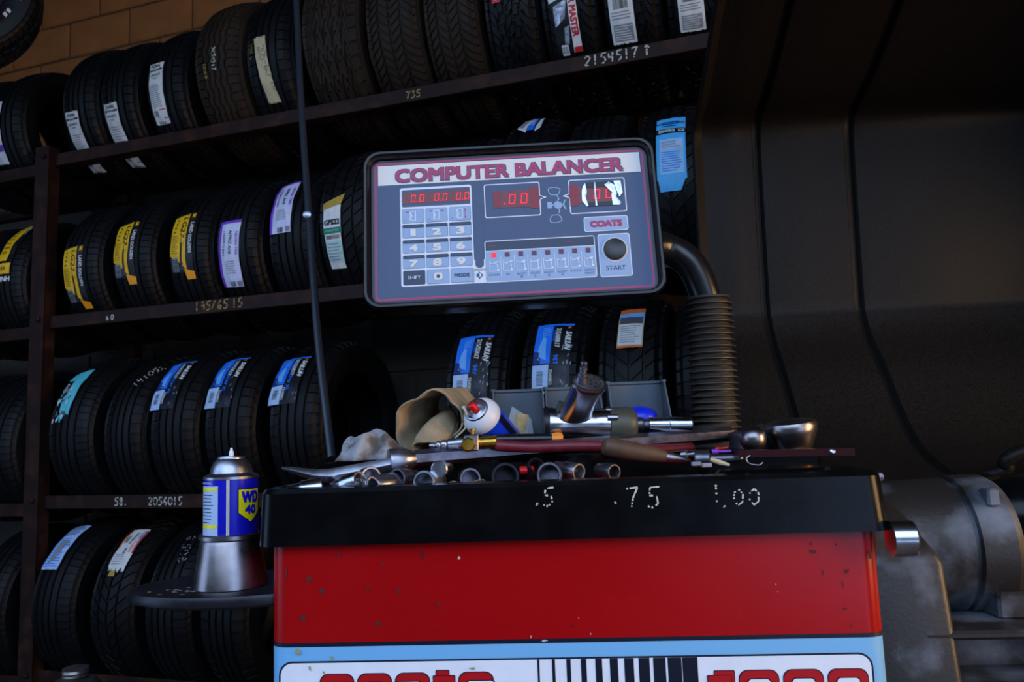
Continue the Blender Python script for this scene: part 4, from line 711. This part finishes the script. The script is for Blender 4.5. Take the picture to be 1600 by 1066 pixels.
# blue spray can leaning on the bins
sc = empty('spray_can', V((-.01, 1.42, DZ)), 'blue and white spray can with red nozzle leaning against the parts bins', 'spray can')
t0 = spot(744, 641, 1.33); b0 = spot(802, 708, 1.45); A_ = (t0 - b0).normalized(); ln = (t0 - b0).length; o = b0
MB().mt('can_blue').lathe(o, A_, [(0, .030), (.003, .033), (ln - .024, .033)], 36, True, False).build('can_body', sc, smooth=40)
MB().mt('can_white').lathe(o, A_, [(ln - .024, .0335), (ln - .020, .0335), (ln - .012, .0315), (ln - .002, .024), (ln, .0215)], 36, False, False).build('can_shoulder', sc, smooth=50)
MB().mt('steel').lathe(o, A_, [(ln - .001, .0215), (ln + .003, .0205), (ln + .004, .018), (ln + .001, .016), (ln - .003, .013), (ln - .002, .006), (ln, .004)], 30, False, True).build('valve_cup', sc, smooth=40)
MB().mt('red_cap').lathe(o + A_ * (ln - .003), A_ * .7 + V((-.3, -.1, .35)), [(0, .0065), (.010, .0065), (.017, .0055), (.018, .004)], 16).build('nozzle', sc, smooth=40)
su = V((1, 0, 0)); su = (su - A_ * su.dot(A_)).normalized(); sv = A_.cross(su)
def sy(a, b, l): th = a / .033; r = .0332 + .0003 * l; return o + A_ * b + (su * sin(th) + (sv if sv.y < 0 else -sv) * cos(th)) * r
d = MB().mt('can_light').patch(sy, ((.015, .0), (.04, .0), (.03, ln - .06), (.025, ln - .05)), 1, 4, 4); d.mt('navy').patch(sy, ((.037, .0), (.05, .0), (.05, ln - .026), (.037, ln - .026)), 2, 4, 4); d.mt('red_cap').patch(sy, ((-.004, .06), (.010, .066), (.011, .073), (-.003, .067)), 2, 2, 2); d.mt('can_white').patch(sy, ((-.002, .0625), (.008, .067), (.0085, .070), (-.0015, .0655)), 3, 2, 2); d.build('printed_label', sc)
# parts bins
def bin_(x0, x1, d, zt, lean, label):
    a, b = spot(x0, 0, d).x, 0
    s0, s1 = spot(x0, zt, d), spot(x1, zt, d); w = (s1 - s0).length; e = empty('parts_bin', V(((s0.x + s1.x) / 2, d - .04, DZ)), label, 'bin', None)
    fr = M(((1, 0, 0, s0.x), (0, 1, 0, d), (0, 0, 1, DZ), (0, 0, 0, 1))); H = s0.z - DZ
    m = MB().mt('bin'); m.xf = fr; th = .003; dp = .085
    m.box((0, -dp, 0), (w, 0, th)); m.build('base', e)
    m = MB().mt('bin'); m.xf = fr; m.box((0, -th, 0), (w, 0, H)); m.bevel_box((-.003, -.006, H - .006), (w + .003, .004, H), .0015); m.build('back_panel', e)
    for s_ in (0, w - th):
        m = MB().mt('bin'); m.xf = fr; q = [(s_, 0, 0), (s_, 0, H), (s_, -dp * .35, H), (s_, -dp, H * .35), (s_, -dp, 0)]; m.loft([q, [(p[0] + th, p[1], p[2]) for p in q]], True, True); m.box((s_ - .002, -dp * .36, H - .004), (s_ + th + .002, 0, H)); m.build('side_panel', e)
    m = MB().mt('bin'); m.xf = fr; m.box((0, -dp, 0), (w, -dp + th, H * .3)); m.build('front_lip', e)
    return e
bin_(770, 848, 1.47, 610, 0, 'grey parts bin holding a wrapped paper roll'); bin_(850, 935, 1.47, 606, 0, 'grey parts bin directly behind the wrench handle'); bin_(946, 1034, 1.47, 598, 0, 'grey parts bin holding a blue cap')
pr_ = empty('paper_roll', spot(815, 690, 1.435) - V((0, 0, .004)), 'short brown paper roll in a clear wrapper in the parts bin', 'roll')
MB().mt('kraft').lathe(spot(812, 686, 1.43), V((.12, .1, 1)), [(0, .016), (.04, .0165), (.043, .015), (.0435, .006)], 20).build('roll_body', pr_, smooth=40)
w_ = MB().mt('clear_wrap'); q = [spot(786, 690, 1.415), spot(836, 690, 1.415), spot(830, 655, 1.42), spot(800, 635, 1.425)]; w_.loft([q, [p + V((0, .0012, 0)) for p in q]], True, True).build('clear_wrapper', pr_)
cpb = MB().mt('bin_blue').lathe(spot(1000, 690, 1.435), V((.05, -.15, 1)), [(0, .030), (.046, .030), (.054, .027), (.060, .018), (.063, .005)], 24).build('blue_cap', smooth=50, label='bright blue rounded cap inside the grey parts bin', cat='cap')
# glove and rag
def cloth(mt_, name, fnc, nu, nv, **k):
    vs = [fnc(i / nu, j / nv) for j in range(nv + 1) for i in range(nu + 1)]; fs = [(j * (nu + 1) + i, j * (nu + 1) + i + 1, (j + 1) * (nu + 1) + i + 1, (j + 1) * (nu + 1) + i) for j in range(nv) for i in range(nu)]
    o_ = MB().mt(mt_).add(vs, fs).build(name, smooth=60, **k); s_ = o_.modifiers.new('thickness', 'SOLIDIFY'); s_.thickness = .003; return o_
from mathutils import noise as NZ
gl = empty('work_glove', spot(675, 700, 1.36) - V((0, 0, .005)), 'tan burlap work glove lying open beside the blue spray can', 'glove')
g0 = spot(668, 662, 1.34); g1 = spot(716, 640, 1.47)
def glove(u, v):
    th = 2 * pi * u; c_ = g0.lerp(g1, v); rx = .050 * (1 - .25 * v); rz = .052 * (1 - .30 * v); f = 1 + .13 * sin(2 * th + .6) * (1 - v) + .07 * sin(5 * th + 1.3) + .06 * NZ.noise(V((3 * cos(th), 3 * sin(th), v * 3)))
    p = c_ + V((rx * cos(th) * f, -.03 * sin(th) * (1 - v) * .8, rz * sin(th) * f)); p.z = max(p.z, DZ + .003 + .004 * u); return p
cloth('cloth', 'glove_cuff', glove, 56, 18, parent=gl)
cloth('cloth_hem', 'cuff_hem', lambda u, v: glove(.90 + .17 * u, .0) + V((.006, -.004, 0)) + V((.002, -.003, 0)) + (glove(.90 + .17 * u, .25) - glove(.90 + .17 * u, 0)) * v, 10, 3, parent=gl)
f0, f1 = spot(690, 690, 1.325), spot(664, 655, 1.36)
def finger(u, v):
    th = 2 * pi * u; c_ = spot(663, 704, 1.315).lerp(spot(700, 655, 1.40), v); r = .017 * (1 + .35 * sin(pi * v)) * (1 + .16 * sin(3 * th + 4 * v)); p = c_ + V((r * cos(th), -.4 * r * sin(th), r * .8 * sin(th))); p.z = max(p.z, DZ + .003); return p
cloth('cloth', 'glove_finger', finger, 28, 12, parent=gl)
ra, rb = spot(530, 722, 1.30), spot(632, 716, 1.34)
def rag(u, v):
    base = ra.lerp(rb, u); p = V((base.x + .004 * sin(v * 9), 1.27 + .14 * v + .01 * sin(u * 14), DZ + .004 + (.046 * (.35 + .65 * sin(pi * min(1, u * 1.1)) ** .5) * sin(pi * min(1, v * 1.15)) ** .7) * (.85 + .35 * NZ.noise(V((u * 3.2, v * 3, 2.2)))) + .009 * abs(sin(u * 8 + v * 7)) * sin(pi * v)))
    return p
cloth('cloth_dirty', 'shop_rag', rag, 60, 40, label='dirty grey shop rag crumpled behind the pry bar collar', cat='rag')
# sockets in the trough
def socket(px, py, d, az, el, R, Ln, mt_, label, hole=True, drop=True):
    D_ = V((sin(rad(az)) * cos(rad(el)), -cos(rad(az)) * cos(rad(el)), sin(rad(el)))); c_ = spot(px, py, d)
    prf = [(0, R * .72), (.001, R * .8), (Ln * .35, R * .82), (Ln * .42, R * .97), (Ln * .97, R), (Ln, R * .95), (Ln, R * .80)]
    if hole: prf += [(Ln * .96, R * .74), (Ln * .45, R * .74)]
    m = MB().mt(mt_).lathe(c_ - D_ * Ln, D_, prf, 24)
    return m.build('socket', smooth=30, label=label, cat='socket', group='loose sockets in the tray')
for a in [(505, 762, 1.175, 100, 8, .016, .05, 'chrome', 'chrome socket lying at the tray corner under the curved bar tip'),
          (563, 752, 1.165, 60, 12, .015, .05, 'chrome', 'chrome socket under the bend of the pry bar'),
          (583, 762, 1.165, -45, -6, .017, .062, 'steel', 'long steel socket leaning over the tray rim beneath the pry bar'),
          (580, 746, 1.185, 30, 5, .016, .05, 'steel', 'steel socket with open bore just left of the collar'),
          (620, 748, 1.19, -25, 2, .015, .05, 'steel_dark', 'dark socket directly below the collar'),
          (662, 754, 1.16, -18, 4, .0175, .055, 'steel', 'deep steel socket with wide bore facing out'),
          (712, 766, 1.15, 50, 15, .014, .05, 'steel', 'steel socket lying flat beside the round hammer face'),
          (735, 748, 1.20, 12, 4, .016, .05, 'steel_dark', 'dark socket behind the flat lying sockets'),
          (757, 764, 1.155, 62, 14, .015, .05, 'chrome', 'short chrome socket tipped toward the rim'),
          (790, 745, 1.19, 6, 4, .021, .05, 'steel_black', 'wide black impact socket'),
          (840, 728, 1.21, 28, 34, .015, .05, 'steel_black', 'black socket tipped upward beside the ringed one'),
          (858, 742, 1.165, -8, 6, .0185, .05, 'steel_dark', 'ringed dark socket with its square drive showing'),
          (905, 738, 1.18, 40, -6, .013, .05, 'steel', 'slim steel socket beside the ringed one'),
          (960, 738, 1.19, 30, -4, .012, .04, 'steel_dark', 'small dark socket in front of the wooden handle')]: socket(*a)
hm = empty('hammer_pin', spot(690, 740, 1.19), 'pale round steel pin end poking out below the pry bar', 'pin'); MB().mt('chrome').lathe(spot(686, 733, 1.17), V((.12, 1, -.02)), [(0, .0105), (.0015, .0125), (.012, .0125), (.014, .009), (.07, .008)], 20).build('pin_shaft', hm, smooth=30)
MB().mt('red_cap').lathe(spot(812, 735, 1.215), UC, [(0, .005), (.001, .006), (.02, .006), (.022, .003)], 10).build('red_pen_cap', smooth=30, label='small red plastic cap between the black sockets', cat='cap')
# right end of the tray: cone, knobs, flat bar, bits
cu = empty('centering_cone', spot(1238, 704, 1.27), 'big turned steel centering cone lying on the tray end', 'cone')
a, b = spot(1258, 690, 1.33), spot(1224, 676, 1.20)
MB().mt('cone_steel').lathe(spot(1240, 704, 1.27), V((-.10, -.12, 1)), [(0, .026), (.002, .0275), (.030, .0395), (.040, .041), (.046, .038), (.048, .022)], 36).build('cone_body', cu, smooth=40)
MB().mt('brass').lathe(spot(1243, 705, 1.265), V((-.10, -.12, 1)), [(-.001, .024), (.0, .0285), (.003, .0285)], 30).build('base_ring', cu, smooth=40)
kn = empty('ball_knob', spot(1178, 704, 1.25), 'round steel ball knob beside the big centering cone', 'knob'); MB().mt('cone_steel').lathe(spot(1178, 707, 1.25), (0, 0, 1), [(.021 - .0208 * cos(k * pi / 14), max(.0005, .0208 * sin(k * pi / 14))) for k in range(15)], 28).build('ball', kn, smooth=60)
hn = empty('hub_nut', spot(1180, 700, 1.33), 'domed steel hub nut with flange behind the ball knob', 'nut')
MB().mt('steel_dark').lathe(spot(1183, 704, 1.34), (0, 0, 1), [(0, .044), (.020, .044), (.024, .046), (.030, .046), (.033, .034)], 30).build('flange', hn, smooth=35); MB().mt('steel').lathe(spot(1187, 678, 1.34), (0, 0, 1), [(0, .022), (.004, .0215), (.010, .017), (.014, .010), (.0155, .002)], 24).build('dome', hn, smooth=50)
fb = MB().mt('steel_black'); a, b = spot(1150, 709, 1.17), spot(1330, 706, 1.13); u = (b - a).normalized(); fb.loft([[a + V((0, s1 * .012, s2 * .005)) for s1, s2 in ((-1, -1), (1, -1), (1, 1), (-1, 1))], [b + V((0, s1 * .012, s2 * .005)) for s1, s2 in ((-1, -1), (1, -1), (1, 1), (-1, 1))]], True, True); fbe = empty('flat_bar', (a + b) / 2 - V((0, 0, .005)), 'dark red flat bar lying in front of the centering cone', 'bar'); 
mat('dark_red', (.20, .03, .05), .3); fb.ml = ['dark_red']; fb.build('bar_body', fbe); MB().mt('chrome').lathe(spot(1300, 706, 1.123), (0, -1, 0), [(-.004, .004), (.003, .004), (.0045, .002)], 10).build('rivet', fbe, smooth=30)
def bit(px, py, d, az, el, R, Ln, mt_, nm, label, cat):
    D_ = V((sin(rad(az)) * cos(rad(el)), -cos(rad(az)) * cos(rad(el)), sin(rad(el)))); MB().mt(mt_).lathe(spot(px, py, d), D_, [(0, R * .7), (.001, R), (Ln * .3, R), (Ln * .34, R * .55), (Ln * .95, R * .5), (Ln, R * .3)], 14).build(nm, smooth=30, label=label, cat=cat)
bit(1085, 718, 1.20, 80, 0, .0125, .07, 'steel_dark', 'bolt', 'dark bolt with thick head lying beside the file tip', 'bolt')
bit(1065, 712, 1.25, 60, 5, .008, .03, 'steel', 'small_fitting', 'small steel fitting behind the file tip', 'fitting')
bit(1118, 702, 1.27, 70, 5, .0035, .02, 'red_cap', 'plastic_bead', 'tiny red plastic bead in front of the pry bar end', 'bead')
bit(1112, 706, 1.26, 80, 0, .004, .03, 'p_purple', 'plastic_plug', 'tiny purple plastic plug beside the red bead', 'plug')
MB().mt('p_tape').tube([spot(1110, 718, 1.17), spot(1125, 723, 1.165), spot(1140, 727, 1.16)], [.003, .004, .002], 8).build('wooden_stick', smooth=40, label='pale wooden stick lying near the flat bar', cat='stick')
MB().mt('steel').tube(spline([spot(1172, 712, 1.15), spot(1166, 717, 1.15), spot(1170, 724, 1.15), spot(1185, 727, 1.15), spot(1192, 723, 1.15)], 4), .0012, 8).build('wire_hook', smooth=60, label='thin bent wire hook in front of the flat bar', cat='hook')
for k, (px, py, d) in enumerate([(1088, 725, 1.18), (1104, 727, 1.16)]):
    c_ = spot(px, py, d); MB().mt('p_grey').bevel_box(c_ - V((.007, .005, .003)), c_ + V((.007, .005, .003)), .001).build('wheel_weight', label=['small grey wheel weight beside the bolt head', 'small grey wheel weight beside the wooden stick'][k], cat='weight', group='wheel weights')
